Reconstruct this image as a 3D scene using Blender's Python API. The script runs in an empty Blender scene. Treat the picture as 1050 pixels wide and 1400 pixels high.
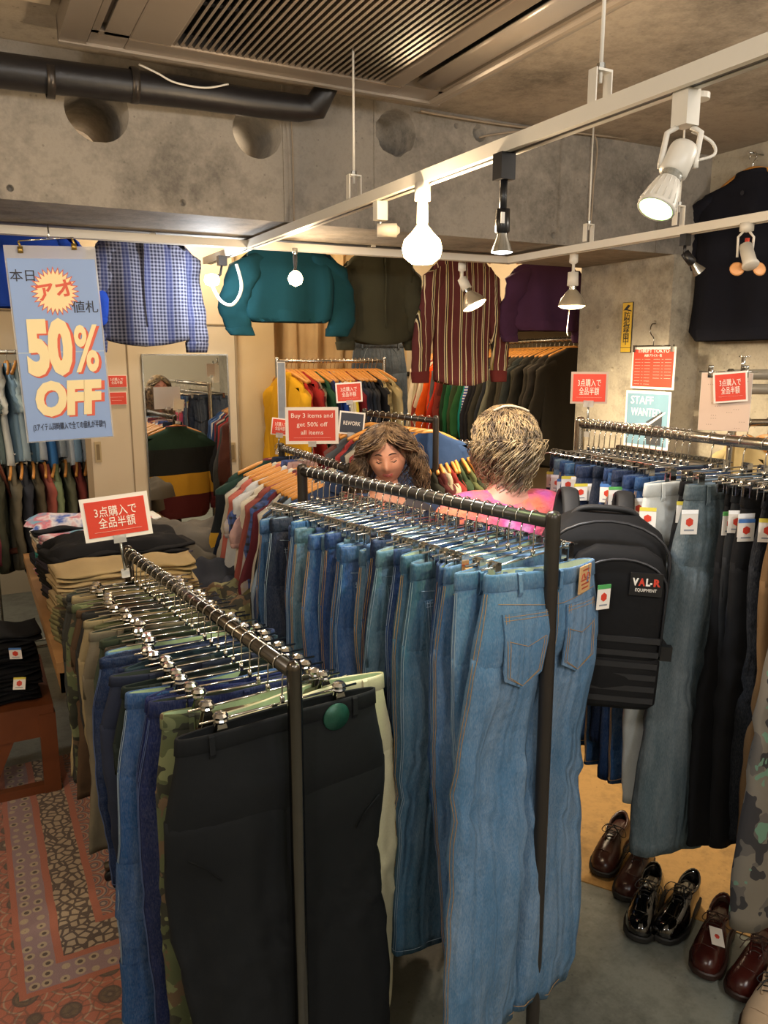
import bpy, bmesh, math, random
from math import sin, cos, pi, radians, sqrt, atan2
from mathutils import Vector, Matrix, Euler
random.seed(7)
sc = bpy.context.scene
COL = sc.collection
# ------------------------------------------------------------------ camera
FPX = 1085.0; PITCH = radians(10.95); YAW = radians(27.5); EYE = Vector((0, 0, 1.85))
cd = bpy.data.cameras.new('camera'); cam = bpy.data.objects.new('camera', cd); COL.objects.link(cam)
cd.sensor_fit = 'VERTICAL'; cd.sensor_height = 36; cd.lens = FPX / 1400 * 36; cd.clip_start = .05
cam.location = EYE; cam.rotation_euler = (pi / 2 - PITCH, 0, -YAW); sc.camera = cam
_R = Vector((cos(YAW), -sin(YAW), 0)); _F = Vector((sin(YAW), cos(YAW), 0)); _Z = Vector((0, 0, 1))
_V = _F * cos(PITCH) - _Z * sin(PITCH); _D = -_Z * cos(PITCH) - _F * sin(PITCH)
def at(px, py, X=None, Y=None, h=None, z=None):
    """point of the room seen at a place of the survey photograph, on a wall, height or distance plane"""
    d = _R * ((px - 525) / FPX) + _V + _D * ((py - 700) / FPX)
    if X is not None: t = X / d.x
    elif Y is not None: t = Y / d.y
    elif h is not None: t = (h - EYE.z) / d.z
    else: t = z
    return EYE + d * t
# ------------------------------------------------------------------ light, exposure
w = bpy.data.worlds.new('world'); sc.world = w; w.use_nodes = True
w.node_tree.nodes['Background'].inputs[0].default_value = (.9, .86, .78, 1)
w.node_tree.nodes['Background'].inputs[1].default_value = .25
sc.view_settings.view_transform = 'Standard'; sc.view_settings.look = 'None'
sc.view_settings.exposure = 0.45; sc.view_settings.gamma = 1; sc.view_settings.use_curve_mapping = False
WARM = (1, .76, .5); NEUT = (1, .93, .84); COOL = (.93, 1, .82); WHITE = (.9, .95, 1)
def lamp(kind, loc, energy, col, radius=.05, aim=None, angle=70, blend=.6):
    l = bpy.data.lights.new(kind.lower() + '_light', kind); l.energy = energy; l.color = col; l.shadow_soft_size = radius
    o = bpy.data.objects.new(kind.lower() + '_light', l); COL.objects.link(o); o.location = loc
    if kind == 'SPOT':
        l.spot_size = radians(angle); l.spot_blend = blend
        o.rotation_euler = (Vector(aim) - Vector(loc)).to_track_quat('-Z', 'Y').to_euler()
    return o
TRK = 2.338
# unseen fill lights added to brighten the room and the bays behind the beam
for p, e, c in [((-.7, .1, 2.45), 34, NEUT), ((1.3, -.5, 2.45), 36, NEUT), ((2.7, .6, 2.5), 30, NEUT), ((-.9, 2.0, 2.45), 22, WARM),
                ((.5, -1.2, 2.5), 30, WHITE), ((-.6, 5.4, 2.5), 24, NEUT), ((3.3, 5.9, 2.6), 22, WARM), ((3.0, 4.6, 2.6), 26, WARM), ((1.2, 4.35, 2.6), 24, WARM)]:
    lamp('POINT', p, e * 1.15, c, .12)
# ------------------------------------------------------------------ materials
def lin(h):
    h = h.lstrip('#'); o = []
    for i in (0, 2, 4):
        c = int(h[i:i + 2], 16) / 255
        o.append(c / 12.92 if c <= .04045 else ((c + .055) / 1.055) ** 2.4)
    return o
_M = {}
class NT:
    def __init__(s, name):
        s.m = bpy.data.materials.new(name); s.m.use_nodes = True; s.t = s.m.node_tree; s.n = s.t.nodes
        s.b = s.n['Principled BSDF']
    def new(s, t, **k):
        n = s.n.new(t)
        for a, v in k.items():
            if a in ('op',): n.operation = v
            elif a.startswith('i'): n.inputs[int(a[1:])].default_value = v
            else: setattr(n, a, v)
        return n
    def l(s, a, b): s.t.links.new(a, b)
    def math(s, op, a, b=None, c=None):
        n = s.n.new('ShaderNodeMath'); n.operation = op
        for i, v in enumerate((a, b, c)):
            if v is None: continue
            if isinstance(v, (int, float)): n.inputs[i].default_value = v
            else: s.l(v, n.inputs[i])
        return n.outputs[0]
    def mix(s, f, a, b):
        n = s.n.new('ShaderNodeMix'); n.data_type = 'RGBA'
        for i, v in ((0, f), (6, a), (7, b)):
            if isinstance(v, (int, float)): n.inputs[i].default_value = v
            elif isinstance(v, (list, tuple)): n.inputs[i].default_value = (*v[:3], 1)
            else: s.l(v, n.inputs[i])
        return n.outputs[2]
    def obj(s): return s.new('ShaderNodeTexCoord').outputs['Object']
    def noise(s, sc_, det=3, vec=None, rough=.55):
        n = s.new('ShaderNodeTexNoise'); n.inputs['Scale'].default_value = sc_; n.inputs['Detail'].default_value = det
        n.inputs['Roughness'].default_value = rough
        s.l(vec if vec is not None else s.obj(), n.inputs['Vector']); return n.outputs['Fac']
    def ramp(s, f, stops):
        n = s.n.new('ShaderNodeValToRGB'); s.l(f, n.inputs[0]); e = n.color_ramp.elements
        while len(e) < len(stops): e.new(.5)
        for el, (p, c) in zip(e, stops): el.position = p; el.color = (*c[:3], 1)
        return n.outputs[0]
    def bump(s, h, strength=.3, dist=.002):
        n = s.new('ShaderNodeBump'); n.inputs['Strength'].default_value = strength; n.inputs['Distance'].default_value = dist
        s.l(h, n.inputs['Height']); s.l(n.outputs[0], s.b.inputs['Normal'])
def M(name, c, rough=.6, metal=0, var=.12, scale=12, bump=0, bscale=60, **kw):
    if name in _M: return _M[name]
    a = NT(name); c = lin(c) if isinstance(c, str) else c
    if var:
        col = a.mix(a.noise(scale), [x * (1 - var) for x in c], [min(1, x * (1 + var)) for x in c]); a.l(col, a.b.inputs['Base Color'])
    else: a.b.inputs['Base Color'].default_value = (*c, 1)
    a.b.inputs['Roughness'].default_value = rough; a.b.inputs['Metallic'].default_value = metal
    if bump: a.bump(a.noise(bscale, 4), bump)
    for k, v in kw.items():
        k = k.replace('_', ' ')
        a.b.inputs[k].default_value = v
    _M[name] = a.m; return a.m
def fabric(c, name=None, rough=.9):
    name = name or 'cloth ' + c
    if name in _M: return _M[name]
    a = NT(name); c = lin(c)
    f = a.math('ADD', a.math('MULTIPLY', a.noise(7, 2), .6), a.math('MULTIPLY', a.noise(260, 2), .4))
    a.l(a.mix(f, [x * .72 for x in c], [min(1, x * 1.25) for x in c]), a.b.inputs['Base Color'])
    a.b.inputs['Roughness'].default_value = rough; a.b.inputs['Specular IOR Level'].default_value = .22
    a.bump(a.noise(9, 3), .25, .02); _M[name] = a.m; return a.m
def denim(c, fade=.5):
    name = 'denim ' + c
    if name in _M: return _M[name]
    a = NT(name); c = [x * .72 for x in lin(c)]; g = sum(c) / 3
    pale = [x + (min(1, g * 1.9 + .14) - x) * .42 for x in c]
    o = a.obj(); mp = a.new('ShaderNodeMapping'); mp.inputs['Scale'].default_value = (1, 1, .22); a.l(o, mp.inputs[0])
    f = a.math('MULTIPLY', a.math('SUBTRACT', a.noise(11, 4, mp.outputs[0]), .38), fade * 2.2)
    fine = a.math('MULTIPLY', a.math('SUBTRACT', a.noise(480, 1, mp.outputs[0]), .45), .9)
    fa = a.math('ADD', f, fine); fa.node.use_clamp = True
    a.l(a.mix(fa, [x * .82 for x in c], pale), a.b.inputs['Base Color'])
    a.b.inputs['Roughness'].default_value = .86; a.b.inputs['Specular IOR Level'].default_value = .22
    cr = a.new('ShaderNodeTexWave'); cr.inputs['Scale'].default_value = 9; cr.inputs['Distortion'].default_value = 9; cr.inputs['Detail'].default_value = 2; cr.inputs['Detail Scale'].default_value = 1.5; a.l(mp.outputs[0], cr.inputs['Vector'])
    a.bump(a.math('ADD', a.noise(14, 4), a.math('MULTIPLY', cr.outputs['Fac'], .25)), .55, .022); _M[name] = a.m; return a.m
def camo(name, cols):
    if name in _M: return _M[name]
    a = NT(name); cs = [lin(x) for x in cols]
    col = a.mix(a.math('GREATER_THAN', a.noise(11, 2), .5), cs[0], cs[1])
    mp = a.new('ShaderNodeMapping'); mp.inputs['Location'].default_value = (3, 7, 1); a.l(a.obj(), mp.inputs[0])
    col = a.mix(a.math('GREATER_THAN', a.noise(13, 2, mp.outputs[0]), .54), col, cs[2])
    mp = a.new('ShaderNodeMapping'); mp.inputs['Location'].default_value = (9, 2, 5); a.l(a.obj(), mp.inputs[0])
    col = a.mix(a.math('GREATER_THAN', a.noise(17, 2, mp.outputs[0]), .6), col, cs[3])
    a.l(col, a.b.inputs['Base Color']); a.b.inputs['Roughness'].default_value = .9; _M[name] = a.m; return a.m
def concrete(name, c, joints=None):
    a = NT(name); c = lin(c); o = a.obj()
    big = a.noise(1.7, 5); mid = a.noise(14, 6, None, .7); fine = a.noise(90, 3)
    f = a.math('ADD', a.math('MULTIPLY', big, .55), a.math('ADD', a.math('MULTIPLY', mid, .35), a.math('MULTIPLY', fine, .1)))
    col = a.ramp(f, [(.36, [x * .45 for x in c]), (.46, [x * .85 for x in c]), (.54, [x * 1.15 for x in c]), (.66, [x * .85 for x in c])])
    pits = a.new('ShaderNodeTexVoronoi'); pits.inputs['Scale'].default_value = 22; a.l(o, pits.inputs['Vector'])
    pit = a.math('LESS_THAN', pits.outputs['Distance'], .09)
    a.l(a.mix(a.math('MULTIPLY', pit, .45), col, [x * .35 for x in c]), a.b.inputs['Base Color'])
    a.b.inputs['Roughness'].default_value = .72
    a.bump(a.math('SUBTRACT', a.math('ADD', mid, a.math('MULTIPLY', fine, .3)), pit), .25, .01); _M[name] = a.m; return a.m
def emit(name, c, s):
    if name in _M: return _M[name]
    a = NT(name); a.b.inputs['Base Color'].default_value = (*c, 1); a.b.inputs['Emission Color'].default_value = (*c, 1)
    a.b.inputs['Emission Strength'].default_value = s; _M[name] = a.m; return a.m
CHROME = M('chrome', '#c9c9c6', .16, 1, 0); BLACKMETAL = M('black metal tube', '#3d3834', .34, .55, .1)
DARKCHROME = M('smoked chrome', '#6a6661', .2, 1, 0)
WHITEP = M('white painted metal', '#cfcabf', .4, 0, .05); BLACKP = M('black plastic', '#17171a', .35, 0, 0)
CLEARP = M('clear plastic sleeve', '#e6e6e6', .12, 0, 0, Transmission_Weight=.6, IOR=1.2)
WOOD = M('orange beech wood', '#c98a3f', .45, 0, .25, 30); DARKWOOD = M('brown bench wood', '#6e3d22', .4, 0, .3, 9)
TABLEWOOD = M('pale table wood', '#a97f52', .5, 0, .2, 9); RED = M('red sign print', '#d0402c', .5, 0, .04, 5)
WHITEPAPER = M('white paper', '#e8e2da', .55, 0, .03, 5); INKWHITE = M('white print', '#f2ece2', .55, 0, 0); BLACKINK = M('black print', '#23232a', .6, 0, 0)
STITCH = M('ochre stitching', '#b08a52', .8, 0, 0); STITCHB = M('pale stitching', '#8d9fb0', .8, 0, 0)
STEEL = M('steel clip', '#b9bbb8', .25, 1, 0)
# ------------------------------------------------------------------ mesh helpers
class MB:
    def __init__(s): s.v = []; s.f = []
    def add(s, v, f):
        n = len(s.v); s.v += [tuple(p) for p in v]; s.f += [tuple(i + n for i in q) for q in f]; return s
    def box(s, a, b, rot=None, c=None):
        x0, y0, z0 = a; x1, y1, z1 = b
        v = [Vector(p) for p in ((x0, y0, z0), (x1, y0, z0), (x1, y1, z0), (x0, y1, z0), (x0, y0, z1), (x1, y0, z1), (x1, y1, z1), (x0, y1, z1))]
        if rot is not None:
            c = Vector(c or (0, 0, 0)); v = [c + rot @ (p - c) for p in v]
        return s.add(v, [(3, 2, 1, 0), (4, 5, 6, 7), (0, 1, 5, 4), (1, 2, 6, 5), (2, 3, 7, 6), (3, 0, 4, 7)])
    def tube(s, pts, r, n=8, cap=True, sy=1.0):
        pts = [Vector(p) for p in pts]; k = len(pts); rs = r if isinstance(r, (list, tuple)) else [r] * k
        d0 = (pts[1] - pts[0]).normalized(); up = Vector((0, 0, 1)) if abs(d0.z) < .9 else Vector((1, 0, 0))
        u = d0.cross(up).normalized(); v = []
        for i, p in enumerate(pts):
            d = (pts[min(i + 1, k - 1)] - pts[max(i - 1, 0)]).normalized()
            u = (u - d * u.dot(d)).normalized(); w_ = d.cross(u)
            for j in range(n):
                a = 2 * pi * j / n; v.append(p + (u * cos(a) + w_ * sin(a) * sy) * rs[i])
        f = [(i * n + j, i * n + (j + 1) % n, (i + 1) * n + (j + 1) % n, (i + 1) * n + j) for i in range(k - 1) for j in range(n)]
        if cap: f += [tuple(range(n))[::-1], tuple((k - 1) * n + j for j in range(n))]
        return s.add(v, f)
    def lathe(s, prof, n=20, axis='z', o=(0, 0, 0), q=None):
        v = []; o = Vector(o)
        for (r, z) in prof:
            for j in range(n):
                a = 2 * pi * j / n; p = Vector((r * cos(a), r * sin(a), z))
                v.append(o + (q @ p if q is not None else p))
        k = len(prof)
        f = [(i * n + j, i * n + (j + 1) % n, (i + 1) * n + (j + 1) % n, (i + 1) * n + j) for i in range(k - 1) for j in range(n)]
        return s.add(v, f)
    def rings(s, rs, closed=True, cap0=False, cap1=False):
        n = len(rs[0]); v = [p for r in rs for p in r]; k = len(rs); m = n if closed else n - 1
        f = [(i * n + j, i * n + (j + 1) % n, (i + 1) * n + (j + 1) % n, (i + 1) * n + j) for i in range(k - 1) for j in range(m)]
        if cap0: f.append(tuple(range(n))[::-1])
        if cap1: f.append(tuple((k - 1) * n + j for j in range(n)))
        return s.add(v, f)
    def mesh(s, name, smooth=True):
        me = bpy.data.meshes.new(name); me.from_pydata(s.v, [], s.f)
        if smooth: me.polygons.foreach_set('use_smooth', [True] * len(me.polygons))
        me.update(); return me
def obj(name, me, m=None, parent=None, loc=None, rot=None, smooth=True):
    if isinstance(me, MB): me = me.mesh(name, smooth)
    o = bpy.data.objects.new(name, me); COL.objects.link(o)
    if parent is not None: o.parent = parent
    if loc is not None: o.location = loc
    if rot is not None: o.rotation_euler = rot
    if m is not None:
        if not me.materials: me.materials.append(m)
        else:
            o.material_slots[0].link = 'OBJECT'; o.material_slots[0].material = m
    return o
def shade_auto(o, ang=35):
    me = o.data; bm = bmesh.new(); bm.from_mesh(me)
    for e in bm.edges:
        if len(e.link_faces) == 2 and e.calc_face_angle(0) > radians(ang): e.smooth = False
    bm.to_mesh(me); bm.free(); return o
def recalc(me):
    bm = bmesh.new(); bm.from_mesh(me); bmesh.ops.recalc_face_normals(bm, faces=bm.faces); bm.to_mesh(me); bm.free(); return me
def tag(o, label, cat, group=None, kind=None):
    if label: o['label'] = label
    if cat: o['category'] = cat
    if group: o['group'] = group
    if kind: o['kind'] = kind
    return o
def thing(name, label, cat, loc=(0, 0, 0), rot=(0, 0, 0), group=None):
    o = bpy.data.objects.new(name, None); COL.objects.link(o); o.location = loc; o.rotation_euler = rot
    o.empty_display_size = .05
    return tag(o, label, cat, group)
def struct(name, mb, m, smooth=False, parent=None):
    o = obj(name, mb, m, parent, smooth=smooth)
    if parent is None: o['kind'] = 'structure'
    return o
def setm(o, m):
    if o.type != 'MESH': return
    o.material_slots[0].link = 'OBJECT'; o.material_slots[0].material = m
_CH = {}
def kids(o):
    if o.name not in _CH: _CH[o.name] = list(o.children)
    return _CH[o.name]
def copy_tree(o, parent=None, mats=None):
    c = o.copy(); COL.objects.link(c)
    if parent is not None: c.parent = parent
    if mats and o.type == 'MESH':
        m = mats.get(o.name.split('.')[0])
        if m: setm(c, m)
    for k in kids(o): copy_tree(k, c, mats)
    return c
_GLY = {}
def text(body, size, m, parent=None, loc=(0, 0, 0), rot=(pi / 2, 0, 0), name='lettering', width=None, bold=0, ext=.0008, shear=0, sx=1, align='CENTER', hs=1):
    c = bpy.data.curves.new(name, 'FONT'); c.body = body; c.size = size; c.align_x = align; c.align_y = 'CENTER'
    c.extrude = ext; c.offset = bold; c.resolution_u = 3 if size > .1 else 2; c.shear = shear
    t = bpy.data.objects.new('tmp', c); COL.objects.link(t)
    dg = bpy.context.evaluated_depsgraph_get(); dg.update()
    me = bpy.data.meshes.new_from_object(t.evaluated_get(dg)); bpy.data.objects.remove(t)
    if width and len(me.vertices):
        xs = [v.co.x for v in me.vertices]; k = width / max(1e-6, max(xs) - min(xs))
        for v in me.vertices: v.co.x *= k
    for v in me.vertices: v.co.y *= hs
    me.materials.clear(); me.name = name
    return obj(name, me, m, parent, loc, rot)
ORD = ['first', 'second', 'third', 'fourth', 'fifth', 'sixth', 'seventh', 'eighth', 'ninth', 'tenth', 'eleventh', 'twelfth', 'thirteenth', 'fourteenth', 'fifteenth',
       'sixteenth', 'seventeenth', 'eighteenth', 'nineteenth', 'twentieth', 'twenty-first', 'twenty-second', 'twenty-third', 'twenty-fourth', 'twenty-fifth', 'twenty-sixth',
       'twenty-seventh', 'twenty-eighth', 'twenty-ninth', 'thirtieth', 'thirty-first', 'thirty-second', 'thirty-third', 'thirty-fourth', 'thirty-fifth', 'thirty-sixth', 'thirty-seventh', 'thirty-eighth', 'thirty-ninth', 'fortieth']
# ------------------------------------------------------------------ structure
CEIL = 2.855; BB = 2.366; BY0, BY1 = 3.03, 3.72; CX0, WX = 3.23, 3.45
CONC = concrete('beam concrete', '#857e74'); CONCC = concrete('ceiling concrete', '#9c9182'); CONCW = concrete('column concrete', '#a69d8b')
PANEL = M('cream painted panel', '#c4b79e', .5, 0, .05, 3); FLOORC = concrete('floor concrete', '#7d8077')
FLOORC.node_tree.nodes['Principled BSDF'].inputs['Roughness'].default_value = .35
struct('floor', MB().box((-3, -2.5, -.1), (5, 7.2, 0)), FLOORC)
# ochre board floor under the right rack
def poly(mb, pts, z0, z1):
    n = len(pts); v = [(x, y, z0) for x, y in pts] + [(x, y, z1) for x, y in pts]
    return mb.add(v, [tuple(range(n))[::-1], tuple(range(n, 2 * n))] + [(i, (i + 1) % n, n + (i + 1) % n, n + i) for i in range(n)])
pa = at(820, 1212, h=.004); pb = at(1010, 1275, h=.004); dv = (pb - pa).normalized(); p0 = pa - dv * .9; p1 = pb + dv * 1.0
OCH = concrete('ochre worn floor paint', '#a8824a')
struct('floor_board', poly(MB(), [(p0.x, p0.y), (p1.x, p1.y), (WX, p1.y), (WX, 4.7), (p0.x, 4.7)], .0, .004), OCH)['label'] = 'ochre worn floor under the denim rack'
struct('ceiling', MB().box((-3, -2.5, CEIL), (5, 7.2, CEIL + .12)), CONCC)
# beam with core holes cut right through
def cyl_cut(bo, x, z, r, y0, y1, n=28, wob=0):
    rnd = random.Random(int(x * 100)); mb = MB(); ring = []
    rs = [r * (1 + wob * rnd.uniform(-1, 1)) for _ in range(n)]
    for y in (y0, y1): ring.append([(x + rs[j] * cos(2 * pi * j / n), y, z + rs[j] * sin(2 * pi * j / n)) for j in range(n)])
    mb.rings(ring, True, True, True); me = recalc(mb.mesh('cut'))
    c = bpy.data.objects.new('cut', me); COL.objects.link(c)
    md = bo.modifiers.new('b', 'BOOLEAN'); md.object = c; md.operation = 'DIFFERENCE'; md.solver = 'EXACT'
    return c
def bake(o):
    dg = bpy.context.evaluated_depsgraph_get(); dg.update()
    me = bpy.data.meshes.new_from_object(o.evaluated_get(dg)); o.modifiers.clear(); o.data = me; return o
beam = struct('ceiling_beam', MB().box((-3, BY0, BB), (WX, BY1, CEIL + .02)), CONC)
cuts = []
for px, py, r, dep, wob in [(133, 150, .105, 1, .02), (352, 180, .095, 1, .02), (541, 181, .092, .16, .07), (656, 182, .036, .3, .03), (14, 257, .012, .03, 0), (250, 277, .013, .03, 0),
                            (757, 322, .015, .03, 0), (624, 172, .012, .03, 0), (872, 190, .013, .03, 0), (768, 187, .013, .03, 0), (857, 215, .013, .03, 0)]:
    p = at(px, py, Y=BY0); cuts.append(cyl_cut(beam, p.x, p.z, r, BY0 - .05, BY1 + .05 if dep == 1 else BY0 + dep, 28 if r > .05 else 12, wob))
bake(beam)
for c in cuts: bpy.data.objects.remove(c)
colm = struct('column', MB().box((CX0, BY0, 0), (WX + .6, BY1, BB + .001)), CONCW)
cuts = []
for px, py in [(931, 381), (925, 518)]:
    p = at(px, py, Y=BY0); cuts.append(cyl_cut(colm, p.x, p.z, .014, BY0 - .05, BY0 + .03, 12))
for px, py in [(817, 447), (895, 441), (837, 505)]:
    p = at(px, py, X=CX0); c = cyl_cut(colm, 0, 0, .013, -.03, .03, 12); c.rotation_euler = (0, 0, pi / 2); c.location = p; cuts.append(c)
bake(colm)
for c in cuts: bpy.data.objects.remove(c)
# formwork seams on the beam, raised narrow fins
for i, (px, y0, y1) in enumerate([(386, 120, 300), (512, 160, 318), (808, 192, 335), (905, 205, 345)]):
    p = at(px, y0, Y=BY0)
    struct('trim_%d' % (i + 1), MB().box((p.x - .004, BY0 - .004, BB), (p.x + .004, BY0, CEIL)), CONC)
struct('wall_right', MB().box((WX, -2.5, 0), (WX + .6, BY0, CEIL)), CONCW)
struct('wall_alcove', MB().box((4.25, BY1, 0), (4.4, 7.2, CEIL)).box((WX, BY1, BB), (4.4, BY1 + .02, CEIL)), PANEL)
struct('wall_left', MB().box((-3.1, -2.5, 0), (-3, 7.2, CEIL)), PANEL)
struct('wall_front', MB().box((-3, -2.6, 0), (WX, -2.5, CEIL)), PANEL)
struct('wall_far', MB().box((-3, 6.8, 0), (4.4, 6.9, CEIL)), PANEL)
# cream panel wall with opening and mirror door
PY = 4.8
xo = at(121, 600, Y=PY).x; zo = at(60, 478, Y=PY).z; xp = at(327, 600, Y=PY).x; zs = at(200, 443, Y=PY).z; zl = at(40, 425, Y=PY).z
struct('wall_back', MB().box((-3, PY, zo), (xo, PY + .06, CEIL)).box((xo, PY, 0), (xp, PY + .06, CEIL)), PANEL)
for i, (a, b) in enumerate([((-3, PY - .006, zl), (xo, PY, zl + .008)), ((xo, PY - .006, zs), (xp, PY, zs + .008)), ((at(180, 600, Y=PY).x, PY - .006, .05), (at(180, 600, Y=PY).x + .006, PY, zs)),
                            ((at(325, 600, Y=PY).x, PY - .01, 0), (at(325, 600, Y=PY).x + .012, PY, 2.9)), ((xo - .02, PY - .012, 0), (xo + .012, PY, zo))]):
    struct('trim_%d' % (i + 5), MB().box(a, b), M('panel joint', '#8d7d62', .6, 0, .05))
mx0, mx1 = at(201, 600, Y=PY).x, at(313, 600, Y=PY).x; mz1, mz0 = at(256, 486, Y=PY).z, at(260, 748, Y=PY).z
mir = thing('mirror', 'tall frameless mirror on the cream panel door', 'mirror', ((mx0 + mx1) / 2, PY, mz0))
obj('mirror_glass', MB().box((mx0 - (mx0 + mx1) / 2, -.012, 0), ((mx1 - mx0) / 2, -.004, mz1 - mz0)), M('mirror silver', '#e4e4de', .01, 1, 0), mir, smooth=False)
fr = MB(); hw = (mx1 - mx0) / 2; hh = mz1 - mz0
for a, b in [((-hw - .008, -.014, -.008), (hw + .008, -.001, 0)), ((-hw - .008, -.014, hh), (hw + .008, -.001, hh + .008)), ((-hw - .008, -.014, 0), (-hw, -.001, hh)), ((hw, -.014, 0), (hw + .008, -.001, hh))]: fr.box(a, b)
obj('mirror_edge', fr, STEEL, mir, smooth=False)
for px, lab in [(134, 'recessed finger pull on the door beside the opening'), (318, 'recessed finger pull on the door edge right of the mirror')]:
    p = at(px, 618, Y=PY); h_ = thing('door_pull', lab, 'handle', (p.x, PY, p.z))
    obj('plate', MB().box((-.018, -.008, -.06), (.018, 0, .06)), M('brass plate', '#b5a27c', .35, .6, .05), h_, smooth=False)
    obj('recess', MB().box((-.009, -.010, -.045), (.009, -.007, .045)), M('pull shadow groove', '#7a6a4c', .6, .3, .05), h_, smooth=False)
# side wall of the deeper bay and door leaf beside the curtain
struct('wall_bay', MB().box((2.62, 5.0, 0), (2.7, 6.8, CEIL)), PANEL)
struct('door_1', MB().box((xp, PY + .05, 0), (at(378, 600, Y=PY + .05).x, PY + .09, 2.9)), M('limed door', '#c2ae88', .5, 0, .12, 4))
# floor skirting by the mirror
struct('baseboard_back', MB().box((xo, PY - .015, 0), (xp, PY, .09)), PANEL)
# curtain: hanging pleated cloth
def curtain(x0, x1, y, z0, z1, m, label, seed, amp=.04, per=.16, name='curtain'):
    rnd = random.Random(seed); mb = MB(); nx = int((x1 - x0) / .012); rows = []
    for k in range(13):
        t = k / 12; z = z1 + (z0 - z1) * t; row = []
        for i in range(nx + 1):
            x = x0 + (x1 - x0) * i / nx; ph = 2 * pi * (x - x0) / per
            a = amp * (.45 + .55 * t)
            yy = y + a * (sin(ph + .6 * sin(3 * t + x * 5)) + .35 * sin(2.3 * ph + seed) + .2 * sin(.43 * ph + 5 * t))
            row.append((x + .01 * sin(ph * .7 + t * 3), yy, z + .006 * sin(ph)))
        rows.append(row)
    mb.rings(rows, False); o = obj(name, mb, m)
    md = o.modifiers.new('s', 'SOLIDIFY'); md.thickness = .004
    return tag(o, label, 'curtain')
curtain(at(372, 500, Y=4.95).x, at(560, 500, Y=4.95).x, 4.97, .05, 2.75, fabric('#c0a67c', 'curtain cloth'), 'pleated tan curtain behind the rack of sweatshirts', 3)
# wall cabinet / intercom in the deep bay
p = at(576, 545, Y=6.75)
pb_ = thing('electrical_panel', 'white electrical cabinet with a dark window on the far bay wall', 'cabinet', (p.x, 6.78, p.z))
obj('cabinet_box', MB().box((-.34, -.12, -.9), (.36, 0, .22)), M('cabinet white', '#b9aa90', .45, 0, .05), pb_, smooth=False)
obj('window_plate', MB().box((-.02, -.13, -.1), (.16, -.119, .17)), BLACKP, pb_, smooth=False)
obj('lid', MB().box((-.36, -.14, .22), (.38, 0, .26)), BLACKP, pb_, smooth=False)
p = at(548, 480, Y=6.75); t_ = thing('wall_switch', 'small white switch box high on the far bay wall', 'switch', (p.x, 6.79, p.z))
obj('switch_plate', MB().box((-.05, -.02, -.07), (.05, 0, .07)), WHITEP, t_, smooth=False); obj('rocker', MB().box((-.02, -.028, -.03), (.02, -.02, .03)), WHITEPAPER, t_, smooth=False)
# ------------------------------------------------------------------ tracks
def track(a, b, label, slot=-1):
    a = Vector(a); b = Vector(b); d = (b - a); L = d.length; rz = atan2(d.y, d.x)
    t = thing('lighting_track', label, 'light track', a, (0, 0, rz))
    mb = MB().box((0, -.022, -.0), (L, .022, .016)).box((0, -.022, -.016), (L, -.007, 0)).box((0, .007, -.016), (L, .022, 0))
    obj('rail', mb, WHITEP, t, smooth=False)
    obj('slot', MB().box((0, -.0071, -.0145), (L, .0071, -.001)), BLACKP, t, smooth=False)
    return t, a, d.normalized(), L
A = at(283, 357, h=TRK); Bm = at(1050, 66, h=TRK); dm = (Bm - A).normalized()
tm, ta, td, tl = track(A, Bm + dm * 2.6, 'long white lighting track running overhead to the corner above the mirror')
L0 = at(0, 314, h=TRK); L1 = at(693, 356, h=TRK); dl = (L1 - L0).normalized()
tl_ = track(L0 - dl * 1.2, L1, 'white lighting track below the beam, carrying the sale poster')[0]
R0 = at(690, 357, h=TRK); R1 = at(1050, 296, h=TRK); dr = (R1 - R0).normalized()
tr_ = track(R0, R1 + dr * 2.2, 'white lighting track in front of the column on the right side')[0]
def stem(px, py, label, trk_dir, off=.05):
    p = at(px, py, h=TRK + .02); t = thing('track_hanger', label, 'hanger rod', (p.x, p.y, TRK + .018), (0, 0, atan2(trk_dir.y, trk_dir.x)))
    obj('rod', MB().tube([(0, 0, .05), (0, 0, CEIL - TRK - .018)], .004, 8), WHITEP, t)
    obj('bracket', MB().box((-.012, -.022, 0), (.012, -.019, .075)).box((-.012, -.016, .07), (.012, .019, .075)).box((-.012, .019, 0), (.012, .022, .075)), WHITEP, t, smooth=False)
    obj('nut', MB().lathe([(0, 0), (.009, 0), (.009, .012), (0, .012)], 6, o=(0, 0, .075)), STEEL, t, smooth=False)
stem(819, 148, 'thick rod holding the long track near the white spotlight', dm)
stem(484, 272, 'thin rod holding the long track left of the glowing bulb', dm)
stem(400, 310, 'thin rod holding the long track above the small warm bulb', dm)
stem(804, 330, 'thin rod holding the right track above the flat warm lamp', dr)
stem(927, 308, 'thin rod holding the right track beside the dark tee', dr)
stem(508, 338, 'short bracket rod holding the under-beam track near the glowing bulb', dl)
stem(208, 322, 'bracket rod holding the under-beam track above the checked shirt', dl)
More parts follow.
